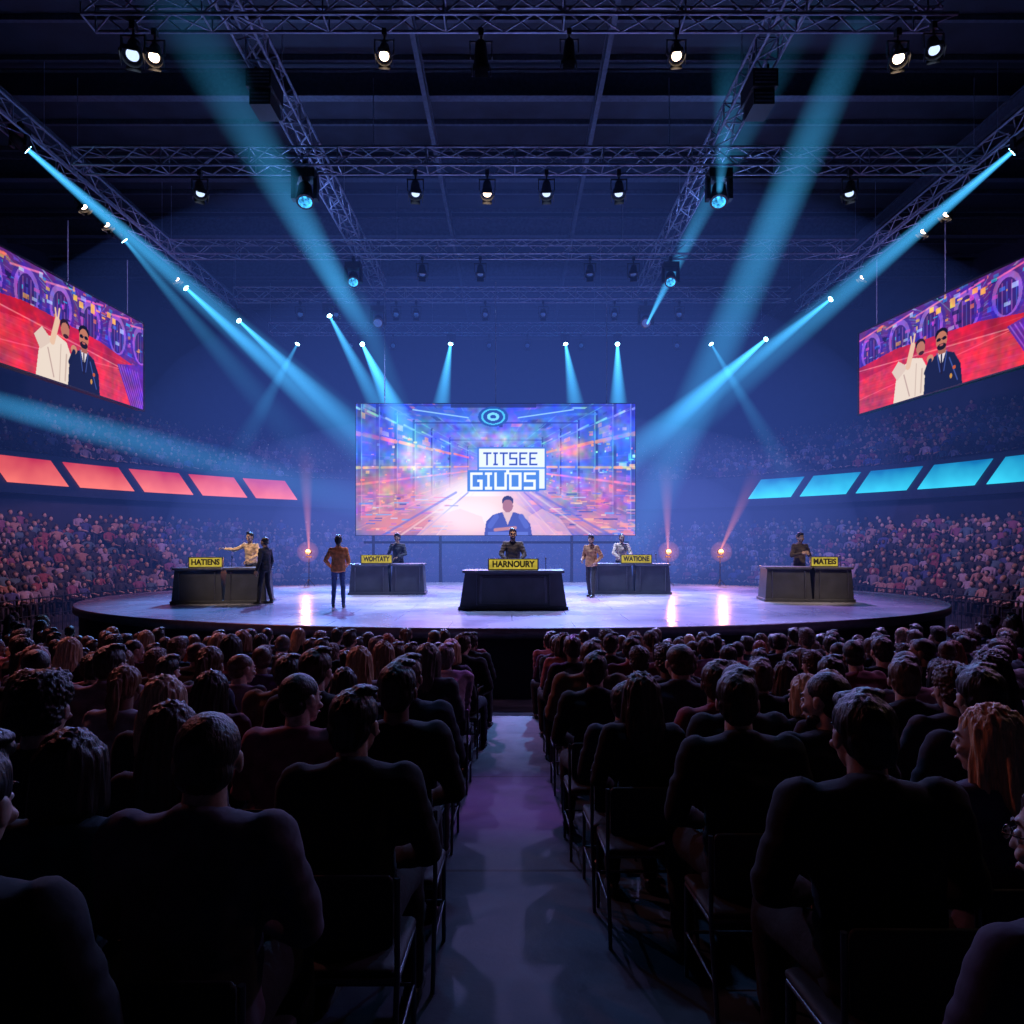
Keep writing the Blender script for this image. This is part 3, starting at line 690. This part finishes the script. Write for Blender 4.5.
def side_canvas(shift):
    rs=np.random.default_rng(5); cv=Cv(250,102,1.6)
    cv.a[:]=(95,45,140); hall(cv,150,40,380,rs,.15,PAL,.7)
    for k in range(6):
        x=20+k*45; cv.ell(x,28,20,26,(70,40,160),.8); cv.ell(x,28,16,22,(170,110,220),.7); cv.ell(x,30,12,18,(50,30,110),.9); cv.line(x-20,10,x+20,4,2,(250,120,190),.8)
        for j in range(5): cv.line(x-10+j*5,16,x-10+j*5,46,1,(220,120,210) if j%2 else (90,120,230),.5)
    for k in range(110):
        x=rs.uniform(0,250); y=rs.uniform(0,38); cv.rect(x,y,x+rs.uniform(1,8),y+rs.uniform(1,5),PAL[rs.integers(len(PAL))],.7)
    for k in range(9): cv.rect(140+k*9+shift,8+(k%3)*4,146+k*9+shift,14+(k%2)*4,(255,190,90),.9)
    cv.poly([(0,44),(60,38),(170,44),(250,58),(250,102),(0,102)],(200,32,66)); cv.poly([(0,60),(90,52),(180,60),(250,80),(250,102),(0,102)],(225,52,80))
    for k in range(14): cv.line(0,46+k*5,250,50+k*6,.8,(240,90,110) if k%2 else (180,28,66),.35)
    cv.line(0,48,250,66,1.2,(255,120,140)); cv.line(0,84,250,60,1,(255,90,120)); cv.poly([(200,60),(250,50),(250,102),(225,102)],(90,40,170),.9)
    for k in range(8): cv.line(203+k*5,60,228+k*4,102,1,(190,110,240),.7)
    cv.mottle(rs,.07)
    s=shift
    cv.poly([(88+s,102),(92+s,76),(102+s,62),(116+s,56),(130+s,60),(139+s,76),(137+s,102)],(238,220,203))
    cv.poly([(94+s,76),(86+s,64),(96+s,54),(110+s,64)],(226,203,188)); cv.line(110+s,64,117+s,42,7,(235,195,165)); cv.line(118+s,40,120+s,30,2.2,(240,200,170)); cv.line(115.5+s,40,114+s,31,2,(240,200,170))
    cv.ell(127.5+s,43.5,7,6,(40,20,30)); cv.ell(128+s,48.5,6,7.6,(190,120,95)); cv.ell(129+s,54,4,2.2,(60,30,30)); cv.line(104+s,72,112+s,98,1.5,(190,160,150)); cv.line(122+s,64,120+s,100,1,(200,175,160)); cv.line(130+s,72,128+s,98,2,(205,180,165))
    cv.poly([(132+s,102),(134+s,78),(143+s,64),(158+s,60),(172+s,66),(180+s,80),(182+s,102)],(24,30,66))
    cv.poly([(151+s,61),(156+s,76),(162+s,61)],(230,220,225)); cv.line(156+s,64,156+s,84,2,(30,20,40)); cv.line(150+s,61,154+s,82,1,(70,90,170)); cv.line(163+s,61,159+s,82,1,(70,90,170))
    cv.poly([(151+s,56),(162+s,56),(161+s,63),(152+s,63)],(170,100,80)); cv.ell(156+s,42,8.2,7,(15,12,20)); cv.ell(156+s,48,7.4,9.4,(195,120,90)); cv.ell(156+s,55.2,6,3.6,(25,15,18)); cv.ell(156+s,53.2,2.6,1,(190,100,90)); cv.ell(152.3+s,47,3,1.9,(8,8,14)); cv.ell(159.7+s,47,3,1.9,(8,8,14)); cv.line(152+s,46.6,160+s,46.6,.6,(8,8,14))
    cv.ell(141+s,64,4.5,4.5,(205,140,110)); cv.line(141+s,66,135+s,78,5,(22,28,62)); cv.line(166+s,70,176+s,96,1.2,(70,90,170)); cv.ell(172+s,82,2,2,(200,90,40)); cv.ell(168+s,90,1.5,2.5,(210,150,60))
    return cv
def lin(a):
    a=np.clip(a/255,0,1); return np.where(a<=.04045,a/12.92,((a+.055)/1.055)**2.4)
M_screen=attr_mat('led_screen_pixels','pix',emit=1.15)
M_screen2=nosample(attr_mat('led_side_screen_pixels','pix',emit=1.0))
def screen(name,cv,p_tl,p_tr,p_bl,mat,depth=.25,fr=.06):
    p_tl,p_tr,p_bl=[Vector(p) for p in (p_tl,p_tr,p_bl)]
    W,H=cv.W,cv.H; ux=(p_tr-p_tl); uy=(p_bl-p_tl); nrm=ux.cross(uy).normalized()
    jj,ii=np.mgrid[0:H,0:W]; u=(ii/(W-1)).ravel(); v=(jj/(H-1)).ravel()
    V=np.array(p_tl)+u[:,None]*np.array(ux)+v[:,None]*np.array(uy)
    me=bpy.data.meshes.new('display'); idx=(jj*W+ii)
    F=np.stack([idx[1:,:-1],idx[1:,1:],idx[:-1,1:],idx[:-1,:-1]],-1).reshape(-1,4)
    me.vertices.add(len(V)); me.vertices.foreach_set('co',V.ravel()); me.loops.add(F.size); me.loops.foreach_set('vertex_index',F.ravel().astype(np.int32))
    me.polygons.add(len(F)); me.polygons.foreach_set('loop_start',np.arange(0,F.size,4,dtype=np.int32)); me.update(calc_edges=True)
    at=me.attributes.new('pix','FLOAT_COLOR','POINT'); C=lin(cv.a).reshape(-1,3); at.data.foreach_set('color',np.concatenate([C,np.ones((len(C),1))],1).ravel())
    me.materials.append(mat)
    par=empty(name,tuple((p_tr+p_bl)/2)); o=obj('display',me); o.parent=par; o.location=-par.location
    mb=MB(); R=Matrix((ux.normalized(),-uy.normalized(),nrm)).transposed(); c=(p_tr+p_bl)/2
    L,Hh=ux.length,uy.length
    mb.box(nrm*(depth/2+.02),(L+fr,Hh+fr,depth),0,R)
    for s in (-1,1):
        mb.box(R@Vector((s*(L/2+fr/2),0,0)),(fr*.8,Hh+fr*2,.1),0,R); mb.box(R@Vector((0,s*(Hh/2+fr/2),0)),(L+fr*2,fr*.8,.1),0,R)
    o2=obj('cabinet_frame',mb.mesh('cabinet_frame',[M_black])); o2.parent=par
    mb=MB()
    for q in (-.4,0,.4):
        b=R@Vector((q*L,Hh/2,depth/2)); mb.tube(b,(b.x,b.y,13.75-c.z),.025,0)
    o3=obj('rigging_cables',mb.mesh('rigging_cables',[M_metal])); o3.parent=par
    return par
screen('led_video_wall',main_canvas(),(-6.46,29,8.64),(5.1,29,8.64),(-6.46,29,3.2),M_screen,.35,.03)
screen('hanging_video_screen',side_canvas(-12),(-15.05,19.4,11.6),(-14.6,27.7,11.55),(-15.05,19.4,8.2),M_screen2)
screen('hanging_video_screen',side_canvas(-32),(13.65,27.5,11.1),(15.3,19.6,11.35),(13.65,27.5,7.95),M_screen2)
mb=MB()
for x in (-5.8,-3,0,2.5,4.6):
    mb.tube((x,29.3,0),(x,29.3,3.2),.06,0,8); mb.tube((x,29.4,.05),(x,30.4,.05),.04,0,8); mb.tube((x,30.4,.05),(x,29.4,2.6),.03,0,8)
mb.tube((-6.2,29.3,2.9),(4.9,29.3,2.9),.05,0,8)
obj('screen_support_frame',mb.mesh('screen_support_frame',[M_black]))

# ------------------------------------------------------------------ trusses
def truss(name,p0,p1,s=.52,bay=.62):
    p0=Vector(p0);p1=Vector(p1);d=(p1-p0);L=d.length;d.normalize();up=Vector((0,0,1));sd=d.cross(up)
    mb=MB(); cs=[(a*sd+b*up)*(s/2) for a,b in ((-1,-1),(1,-1),(1,1),(-1,1))]
    for c in cs: mb.tube(p0+c,p1+c,.036,0,8)
    n=max(1,int(L/bay))
    for i in range(n):
        a=p0+d*(L*i/n); b=p0+d*(L*(i+1)/n)
        for k in range(4):
            c0,c1=cs[k],cs[(k+1)%4]
            if i%2: c0,c1=c1,c0
            mb.tube(a+c0,b+c1,.02,0,5,caps=False)
            if i%4==0: mb.tube(a+c0,a+c1,.02,0,5,caps=False)
    for x in (0,.33,.66,1):
        q=p0+d*L*x; mb.tube(q+up*s/2,(q.x,q.y,16.4),.012,0,5)
    return obj(name,mb.mesh(name,[M_metal]))
TZ=14.0
TR=[(14.7,-8.9,9.2),(20.3,-12.6,13.4),(26.5,-12.9,13),(31.4,-12.4,12.4),(36.5,-12.6,13)]
for y,a,b in TR: truss('lighting_truss',(a,y,TZ+(.12 if y<15 else 0)),(b,y,TZ+(.12 if y<15 else 0)))
for x in (-6,6): truss('lighting_truss',(x,11.5,TZ+.56),(x,32,TZ+.56))
truss('lighting_truss',(-13.1,13,TZ),(-13.1,33,TZ)); truss('lighting_truss',(13.6,13,TZ),(13.6,33,TZ))

def can_mesh():
    mb=MB()
    mb.tube((0,0,.16),(0,0,-.12),.085,0,16,.12); mb.tube((0,0,-.12),(0,0,-.2),.135,0,16,.14,caps=False)
    mb.tube((0,0,.2),(0,0,.16),.05,0,12,.085)
    mb.tube((0,0,-.12),(0,0,-.14),.085,1,16)
    for s in (-1,1): mb.box((0,s*.15,-.22),(.2,.01,.12),0); mb.box((s*.15,0,-.22),(.01,.2,.12),0)
    return mb
def fixture(name,loc,aim,lens,kind='can',sc=1.0):
    par=empty(name,loc)
    mb=MB()
    k=sc
    mb.box((0,0,-.06*k),(.08*k,.1*k,.12*k),0); mb.tube((0,0,-.1*k),(0,0,-.2*k),.02*k,0,8)
    if kind=='can':
        mb.box((0,0,-.2*k),(.36*k,.04*k,.02*k),0)
        for s in (-1,1): mb.box((s*.17*k,0,-.32*k),(.015*k,.05*k,.26*k),0)
        hz=-.4*k
    else:
        mb.box((0,0,-.26*k),(.42*k,.3*k,.16*k),0)
        for s in (-1,1): mb.box((s*.2*k,0,-.5*k),(.07*k,.16*k,.4*k),0,taper=.9)
        hz=-.58*k
    o=obj('yoke',mb.mesh('yoke',[M_black])); o.parent=par
    if kind=='can': hb=can_mesh()
    else:
        hb=MB(); v,f=hull([((0,0,.17),(.12,.12,.08)),((0,0,-.1),(.15,.15,.06))],2); hb.add(v,f,0)
        hb.tube((0,0,-.1),(0,0,-.22),.15,0,18,.16); hb.tube((0,0,-.221),(0,0,-.23),.12,1,18)
    h=obj('lamp_head',hb.mesh('lamp_head',[M_black,lens])); h.parent=par; h.location=(0,0,hz); h.scale=(k,)*3
    d=Vector(aim)-(Vector(loc)+Vector((0,0,hz))); h.rotation_mode='QUATERNION'; h.rotation_quaternion=(-d).to_track_quat('Z','Y')
    return par
zb=TZ-.28
for x,ln,s in ((-7.95,M_lens_b,1.3),(-7.5,M_lens_w,1.1),(-2.68,M_lens_w,1.05),(-.65,M_lens_d,1.2),(1.2,M_lens_d,1),(3.45,M_lens_w,1.05),(8.1,M_lens_w,1.15),(8.85,M_lens_b,1.1)):
    fixture('stage_spotlight',(x,14.7,zb+(.15 if ln is M_lens_b else 0)),(x*.7,7.5,0) if ln is not M_lens_d else (x,22,0),ln,sc=s*1.12)
for x,ln in ((-9.05,M_lens_b),(-2.8,M_lens_b),(-.72,M_lens_w),(1.0,M_lens_b),(3.1,M_lens_b),(9.8,M_lens_b)):
    fixture('stage_spotlight',(x,20.3,zb),(x*.6,15,0),ln,'can',1.35)
for x in (-3.4,-1.2,2.95,4.6): fixture('stage_spotlight',(x,26.5,zb),(x*.6,20,0),M_lens_d,'can',1.3)
for x in (-9.5,-7.9,-5.2,-4.3,-1.2,1.4,4.6,7.5): fixture('stage_spotlight',(x,31.4,zb),(x*.6,20,1),M_lens_d,'can',1.3)
for x in (-8.4,-6.2,-1.2,0.8,3.6,8.6): fixture('stage_spotlight',(x,36.5,zb),(x*.6,20,1),M_lens_d,'can',1.3)
for x,y in ((-13.1,16.6),(-13.1,21.3),(-13.1,22.5),(-13.1,27.2),(13.6,23),(13.6,21.8),(13.6,27)): fixture('stage_spotlight',(x,y,zb),(x*.4,y-2,0),M_lens_w,'can',1.15)
for s in (-1,1):
    fixture('moving_head_light',(s*6,20.3,zb+.25),(s*4,14,0),M_lens_g,'mh',1.6)
    fixture('moving_head_light',(s*6,26.5,zb),(s*4,16,1.5),M_lens_g,'mh',1.4)
    fixture('moving_head_light',(s*6,31.4,zb),(s*4,16,1.5),M_lens_d,'mh',1.5)
    mb=MB(); mb.box((0,0,0),(.6,.9,.42)); mb.box((0,0,-.4),(.5,.7,.36)); mb.tube((-.22,0,.15),(-.22,0,.6),.03); mb.tube((.22,0,.15),(.22,0,.6),.03)
    for q in range(4): mb.box((0,-.46,-.12+q*.08),(.5,.02,.03),1)
    for q in range(3): mb.box((0,-.36,-.5+q*.09),(.42,.02,.03),1)
    obj('line_array_speaker' ,mb.mesh('line_array_speaker',[M_black,M_podtrim]),(s*6,17.0,TZ-.05))

# ------------------------------------------------------------------ light shafts (beams painted as self-emitting volume cones)
def beam_mat(R0,fexp,bell=False):
    m,nt,out=newmat('emissive_beam_shaft')
    tc=nt.nodes.new('ShaderNodeTexCoord'); sp=nt.nodes.new('ShaderNodeSeparateXYZ'); nt.links.new(tc.outputs['Object'],sp.inputs[0])
    def mth(op,a,b=None,clamp=False):
        n=nt.nodes.new('ShaderNodeMath'); n.operation=op; n.use_clamp=clamp
        for i,q in enumerate((a,b)):
            if q is None: continue
            if isinstance(q,(int,float)): n.inputs[i].default_value=q
            else: nt.links.new(q,n.inputs[i])
        return n.outputs[0]
    z=sp.outputs[2]
    R=mth('ADD',mth('MULTIPLY',z,1-R0),R0)
    rho=mth('ADD',mth('MULTIPLY',sp.outputs[0],sp.outputs[0]),mth('MULTIPLY',sp.outputs[1],sp.outputs[1]))
    soft=mth('SUBTRACT',1,mth('DIVIDE',rho,mth('MULTIPLY',R,R)),True)
    fade=mth('SUBTRACT',1,z,True)
    if bell: fade=mth('MULTIPLY',fade,mth('MULTIPLY',z,4,True))
    k=mth('DIVIDE',mth('MULTIPLY',soft,fade),mth('POWER',R,fexp))
    oi=nt.nodes.new('ShaderNodeObjectInfo')
    e=nt.nodes.new('ShaderNodeEmission'); nt.links.new(oi.outputs['Color'],e.inputs['Color']); nt.links.new(k,e.inputs['Strength'])
    nt.links.new(e.outputs[0],out.inputs['Volume']); return nosample(m)
def shaft_mesh(R0,fexp,bell=False):
    mb=MB(); mb.tube((0,0,0),(0,0,1),R0,0,20,1.0); return mb.mesh('light_shaft',[beam_mat(R0,fexp,bell)])
BEAM=shaft_mesh(.07,1.7); WIDE=shaft_mesh(.5,1.0,True)
def beam(p,t,r,st,c=(.055,.42,.85),lens=True,me=None):
    p=Vector(p);t=Vector(t);d=t-p; st*=3.1
    o=obj('light_shaft',me or BEAM,p,color=tuple(x*st/r for x in c)); o.rotation_mode='QUATERNION'; o.rotation_quaternion=d.to_track_quat('Z','Y'); o.scale=(r,r,d.length)
    if lens:
        u=d.normalized(); fixture('moving_head_light',tuple(p-u*.25+Vector((0,0,.58))),tuple(t),M_lens_c,'mh',1.0)
    return o
hz=13.2
beam((-12.9,18.7,hz+.2),(-4.0,28.4,5.4),1.05,.09)
beam((-13.2,23.9,hz),(-7.5,28.6,5.5),.9,.03)
beam((-13.2,28.4,hz),(-4.1,28.6,4.8),1.0,.09)
beam((-12.7,32.6,hz),(-3.0,28.5,4.4),1.0,.09)
beam((-11.2,36.5,hz),(-13.5,33,6),.8,.03)
beam((-8.3,31.9,hz),(-3.0,28,4.0),.95,.085)
beam((-7.8,36.5,hz),(-1.2,19,2.5),1.0,.095)
beam((-3.2,36.5,hz),(-3.9,33,5.6),1.0,.12)
beam((2.8,36.5,hz),(3.6,33,5.6),1.0,.12)
beam((5.5,36.5,hz),(4.3,28,4.3),1.0,.1)
beam((10.4,36.5,hz),(13.5,32,4.5),.8,.03)
beam((12.9,35.6,hz),(2.3,28.4,4.3),1.15,.12)
beam((13.5,29.7,hz),(3.8,28.2,5.6),.95,.08)
beam((13.4,18.8,hz+.2),(4.6,28.2,5.6),1.05,.09)
beam((7.6,14.9,14.4),(4.2,27.0,1.6),.95,.13,lens=False,me=WIDE)
beam((5.9,20.0,12.7),(6.4,20.2,17.6),.75,.04,lens=False)
beam((-5.9,28.5,11.3),(-7.0,13.4,14.3),.8,.11,lens=False,me=WIDE)
beam((-6.2,27.5,13.0),(-3.6,27.6,5.4),.8,.05,lens=False,me=WIDE)
beam((6,31,12.6),(7.6,17,17.0),.8,.05,lens=False)
beam((-20.3,23,8.4),(-2.5,24,3.6),.8,.11,lens=False,me=WIDE)
OR=(1.0,0.25,0.09)
def point(loc,e,c,r=.1):
    l=bpy.data.lights.new('uplight_source','POINT'); l.energy=e; l.color=c; l.shadow_soft_size=r; l.specular_factor=0.0
    o=bpy.data.objects.new('uplight_source',l); COL.objects.link(o); o.location=loc
for x,y,t in ((-7.25,25,(-7.4,25,6.4)),(5.57,25,(5.5,25,5.8)),(7.43,25,(8.8,25,5.6))):
    par=empty('floor_uplight',(x,y,SZ)); mb=MB()
    mb.tube((0,0,0),(0,0,1.0),.016,0,8)
    for a in range(3): mb.tube((0,0,.25),(.22*math.cos(a*2.09),.22*math.sin(a*2.09),0),.012,0,6)
    mb.box((0,0,1.05),(.2,.06,.06),0)
    v,f=hull([((0,.02,1.22),(.1,.1,.1))],2); mb.add(v,f,0); mb.tube((0,-.07,1.22),(0,-.12,1.24),.11,0,16); mb.tube((0,-.121,1.24),(0,-.13,1.24),.085,1,16)
    o=obj('stand_and_head',mb.mesh('stand_and_head',[M_black,M_lens_o])); o.parent=par
    beam((x,y,2.6),t,.38,.042,OR,lens=False)
    point((x,y-.4,2.6),70,(1,.35,.12))

def glow(name,loc,r,col,st,levels):  # nested emission volumes: the glow is painted in, nothing scatters lamp light
    m,nt,out=newmat(name+'_volume')
    e=nt.nodes.new('ShaderNodeEmission'); e.inputs['Color'].default_value=(*col,1); e.inputs['Strength'].default_value=st
    nt.links.new(e.outputs[0],out.inputs['Volume']); nosample(m)
    mb=MB(); mb.add(ICO[3][0],ICO[3][1],0); me=mb.mesh(name,[m]); par=empty(name,loc)
    for i,s in enumerate(levels):
        obj(name+'_layer',me,(0,0,0),parent=par,scale=tuple(q*s for q in r))
glow('haze_glow',(0,31,5.8),(23,15,11.8),(.10,.21,1.0),.0050,(1,.72))  # stage haze painted as blue self-emitting ellipsoids
glow('haze_glow',(0,29.3,3.6),(14.5,5,4.8),(.2,.28,1.0),.014,(1,.7))
for x in (-7.25,5.57,7.43): glow('lamp_glow',(x,24.85,2.58),(.38,.38,.38),OR,.3,(1,.5))

# ------------------------------------------------------------------ podiums
def podium(name,loc,w,rotz,plate_x,plate_w,word,two=True,h=.93):
    par=empty(name,loc); par.rotation_euler=(0,0,rotz)
    mb=MB(); d=.95
    def slab(cx,ww):
        mb.box((cx,0,.04),(ww,d,.08),0); mb.box((cx,0,h/2),(ww-.06,d-.06,h-.1),0,taper=.9); mb.box((cx,0,h-.03),(ww*.93,d*.95,.06),1)
        for t in (-.33,.33): mb.box((cx+ww*t,-d/2+.045,h/2),(.02,.06,h-.2),1)
    if two: slab(-w*.22,w*.54); slab(w*.27,w*.46)
    else: slab(0,w); mb.box((0,-d/2+.06,h*.5),(w*.62,.05,h*.72),1,taper=.96); mb.box((0,-d/2+.04,h*.5),(w*.58,.05,h*.66),0,taper=.96)
    o=obj('desk_body',mb.mesh('desk_body',[M_podium,M_podtrim])); o.parent=par
    bv=o.modifiers.new('b','BEVEL'); bv.width=.015; bv.segments=2
    mb=MB(); mb.box((plate_x,-.22,h+.14),(plate_w+.06,.07,.28),0); mb.box((plate_x,-.262,h+.14),(plate_w,.02,.23),1)
    mb.box((plate_x,-.18,h+.01),(plate_w*.8,.2,.03),0)
    o=obj('nameplate',mb.mesh('nameplate',[M_podtrim,M_yellow])); o.parent=par
    cu=bpy.data.curves.new('lettering','FONT'); cu.body=word; cu.size=.2; cu.align_x='CENTER'; cu.align_y='CENTER'; cu.extrude=.004; cu.offset=.008
    cu.materials.append(M_ink); t=bpy.data.objects.new('lettering',cu); COL.objects.link(t); t.parent=par
    t.location=(plate_x,-.28,h+.14); t.rotation_euler=(math.pi/2,0,0)
    bpy.context.view_layer.update(); t.scale=(min(1.6,plate_w*.88/max(.1,t.dimensions.x)),1,1)
    mb=MB(); mb.tube((plate_x+plate_w*.6+.1,0,h),(plate_x+plate_w*.6+.1,.05,h+.25),.008); v,f=hull([((plate_x+plate_w*.6+.1,.05,h+.27),(.02,.02,.035))],1); mb.add(v,f)
    mb.box((plate_x+.1,.15,h+.02),(.4,.28,.02),0)
    o=obj('microphone_and_laptop',mb.mesh('microphone_and_laptop',[M_black])); o.parent=par
    return par
podium('contestant_podium',(0.03,16.95,SZ),2.6,0,0,1.15,'HARNOURY',False)
podium('contestant_podium',(-7.62,18.5,SZ),2.45,.12,-.38,.8,'HATIENS')
podium('contestant_podium',(-3.8,21.5,SZ),2.35,.05,-.32,.9,'WOHTATY')
podium('contestant_podium',(3.62,21.7,SZ),2.5,-.05,.2,.9,'WATIONE')
podium('contestant_podium',(7.95,19.05,SZ),2.35,-.12,.45,.66,'MATEIS')

# ------------------------------------------------------------------ stage people
def standJ(arm='down',stride=0,lean=0):
    J=dict(P=(0,0,.97),C=(0,-.0+lean*.3,1.28),N=(0,-.01+lean*.5,1.475),H=(0,.02+lean*.6,1.625),shL=(-.175,lean*.42,1.405),shR=(.175,lean*.42,1.405),
      hpL=(-.09,0,.92),hpR=(.09,0,.92),knL=(-.11,.03+stride*.5,.50),knR=(.11,.03-stride*.3,.50),anL=(-.13,stride,.09),anR=(.13,-stride,.09),palm=[(1,0,0),(-1,0,0)])
    if arm=='down': J.update(elL=(-.25,-.03,1.13),elR=(.25,-.03,1.13),wrL=(-.27,.06,.89),wrR=(.27,.06,.89))
    if arm=='hips': J.update(elL=(-.30,-.04,1.15),elR=(.25,-.02,1.12),wrL=(-.2,.14,.98),wrR=(.2,.2,1.05),palm=[(1,0,0),(-1,0,0)])
    if arm=='desk': J.update(elL=(-.27,.12+lean*.3,1.17),elR=(.27,.12+lean*.3,1.17),wrL=(-.17,.38,1.04),wrR=(.15,.38,1.04),palm=[(0,0,-1),(0,0,-1)])
    if arm=='hold': J.update(elL=(-.27,.06,1.15),elR=(.27,.06,1.15),wrL=(-.09,.28,1.2),wrR=(.1,.26,1.22),palm=[(1,0,0),(-1,0,0)])
    if arm=='point': J.update(elL=(-.28,.1,1.17),elR=(.40,.16,1.30),wrL=(-.15,.34,1.05),wrR=(.64,.22,1.33),palm=[(0,0,-1),(0,0,-1)])
    if arm=='chin': J.update(elL=(-.26,.14,1.15),elR=(.24,.2,1.17),wrL=(-.05,.33,1.06),wrR=(.1,.26,1.40),palm=[(0,0,-1),(-1,0,0)])
    return J
def stander(name,loc,rz,J,clo,haircol,skin,trs,sc=1.0,**k):
    me=person(name,J,voxel=.013,**k); o=obj(name,me,loc,(0,0,rz),scale=sc); dress(o,clo,haircol,skin,trs); return o
BK=(.008,.007,.007)
SK_M=(.42,.24,.16)
stander('presenter_man',(-4.23,17.05,SZ),.1,standJ('hips',.05),(.62,.2,.06),BK,SK_M,(.06,.09,.2),1.0,hair='short',coat=True,bulk=.93)
stander('suited_man',(-6.35,18.0,SZ),1.25,standJ('down',.1),(.012,.013,.02),BK,SKN[2],(.012,.013,.02),.98,hair='crop',coat=True,bulk=.93)
stander('presenter_man',(2.3,20.3,SZ),2.6,standJ('hips',.16),(.38,.18,.075),BK,SK_M,(.02,.022,.03),1.02,hair='short',coat=True,beard=True,yaw=.3,bulk=.93)
pi=math.pi
stander('contestant',(.02,17.75,SZ),pi,standJ('desk',.03,.15),(.04,.035,.045),BK,SK_M,(.02,.02,.03),1.1,hair='short',beard=True,glasses=True)
stander('contestant',(-7.2,19.35,SZ),pi-.25,standJ('point',.03,.1),(.7,.48,.3),BK,SKN[0],(.03,.03,.04),1.06,hair='short',bulk=.95)
stander('contestant',(-3.62,22.3,SZ),pi-.1,standJ('chin',.03,.2),(.05,.05,.06),BK,SKN[2],(.03,.03,.04),1.05,hair='curly',bulk=.95)
stander('contestant',(3.5,22.5,SZ),pi+.1,standJ('desk',.03,.15),(.65,.5,.38),BK,SK_M,(.03,.03,.04),1.05,hair='crop',beard=True,bulk=.95)
stander('contestant',(8.15,19.85,SZ),pi+.2,standJ('hold',.03,.05),(.07,.05,.04),BK,SKN[1],(.03,.03,.04),1.05,hair='short',bulk=.95)

# ------------------------------------------------------------------ lights
def spot(loc,aim,e,c,ang=45,blend=.6,rad=.25):
    l=bpy.data.lights.new('stage_or_fill_spot','SPOT'); l.energy=e; l.color=c; l.spot_size=ang*D2R; l.spot_blend=blend; l.shadow_soft_size=rad  # shared by rig spots and the added fills below
    o=bpy.data.objects.new('stage_or_fill_spot',l); COL.objects.link(o); o.location=loc; o.rotation_mode='QUATERNION'
    o.rotation_quaternion=(Vector(aim)-Vector(loc)).to_track_quat('-Z','Y'); return o
BL=(.18,.42,1.0); PU=(.6,.32,1.0); WM=(1.0,.75,.55)
for x,c,e in ((-8,BL,24000),(-3,PU,16000),(3,BL,24000),(8,PU,18000)): spot((x,30.8,13.2),(x*.7,19.8,SZ),e,c,40)
for x in (-7.5,-3.9,0,3,8): spot((x,13.9,12.6),(x*.97,18.8,2.1),5600,WM,16,.8)
spot((0,20.3,13.0),(0,22,SZ),10000,(.5,.62,1),74)
for x,c in ((-11,BL),(-4,(.4,.35,1)),(4,(.4,.35,1)),(11,BL)): spot((x,26,12.8),(x*.5,6.5,1),2900,c,46)
spot((0,18,13),(.05,6.2,.65),8000,(.5,.16,1),7,.95)
spot((0,11,13),(.15,3.6,1),1200,(.22,.45,1),16,.9)  # added blue fill to lift the near aisle, belongs to no fixture
spot((-12,13,11),(-4.8,9,1),2200,(1,.28,.28),62,.9); spot((12,13,11),(4.8,9,1),2000,(.7,.36,.95),62,.9)  # added side fills tinting the crowd red and violet, no fixtures there
spot((7.5,5.5,7),(1.65,2.75,2.3),75,(1,.65,.5),24,.9)  # added warm fill on the right-hand near seats, unseen source
for s,c in ((-1,(.95,.4,.55)),(1,(.8,.42,.8))):
    spot((s*7,22,12.6),(s*18.5,26,2),4600,c,66); spot((s*5,24,12.6),(s*13,38,2.5),4500,(.35,.35,1),56)
    spot((s*4,19.5,11.8),(s*25,32,8),4600,(.5,.33,.8),50)
for s in (-1,1): spot((s*8,24,12.5),(s*4,22,18),480,(.22,.38,1),150,1)  # added upward fill so the roof reads blue, not rig fixtures

w=bpy.data.worlds.new('World'); scene.world=w; w.use_nodes=True
w.node_tree.nodes['Background'].inputs[0].default_value=(.02,.03,.09,1); w.node_tree.nodes['Background'].inputs[1].default_value=.12

# ------------------------------------------------------------------ camera
cam=bpy.data.cameras.new('camera'); co=bpy.data.objects.new('camera',cam); COL.objects.link(co)
co.location=(0,0,3.0); co.rotation_euler=(math.pi/2,0,0); cam.sensor_width=36; cam.lens=700/1024*36; cam.shift_y=28/1024; cam.clip_end=200; cam.clip_start=.05
scene.camera=co
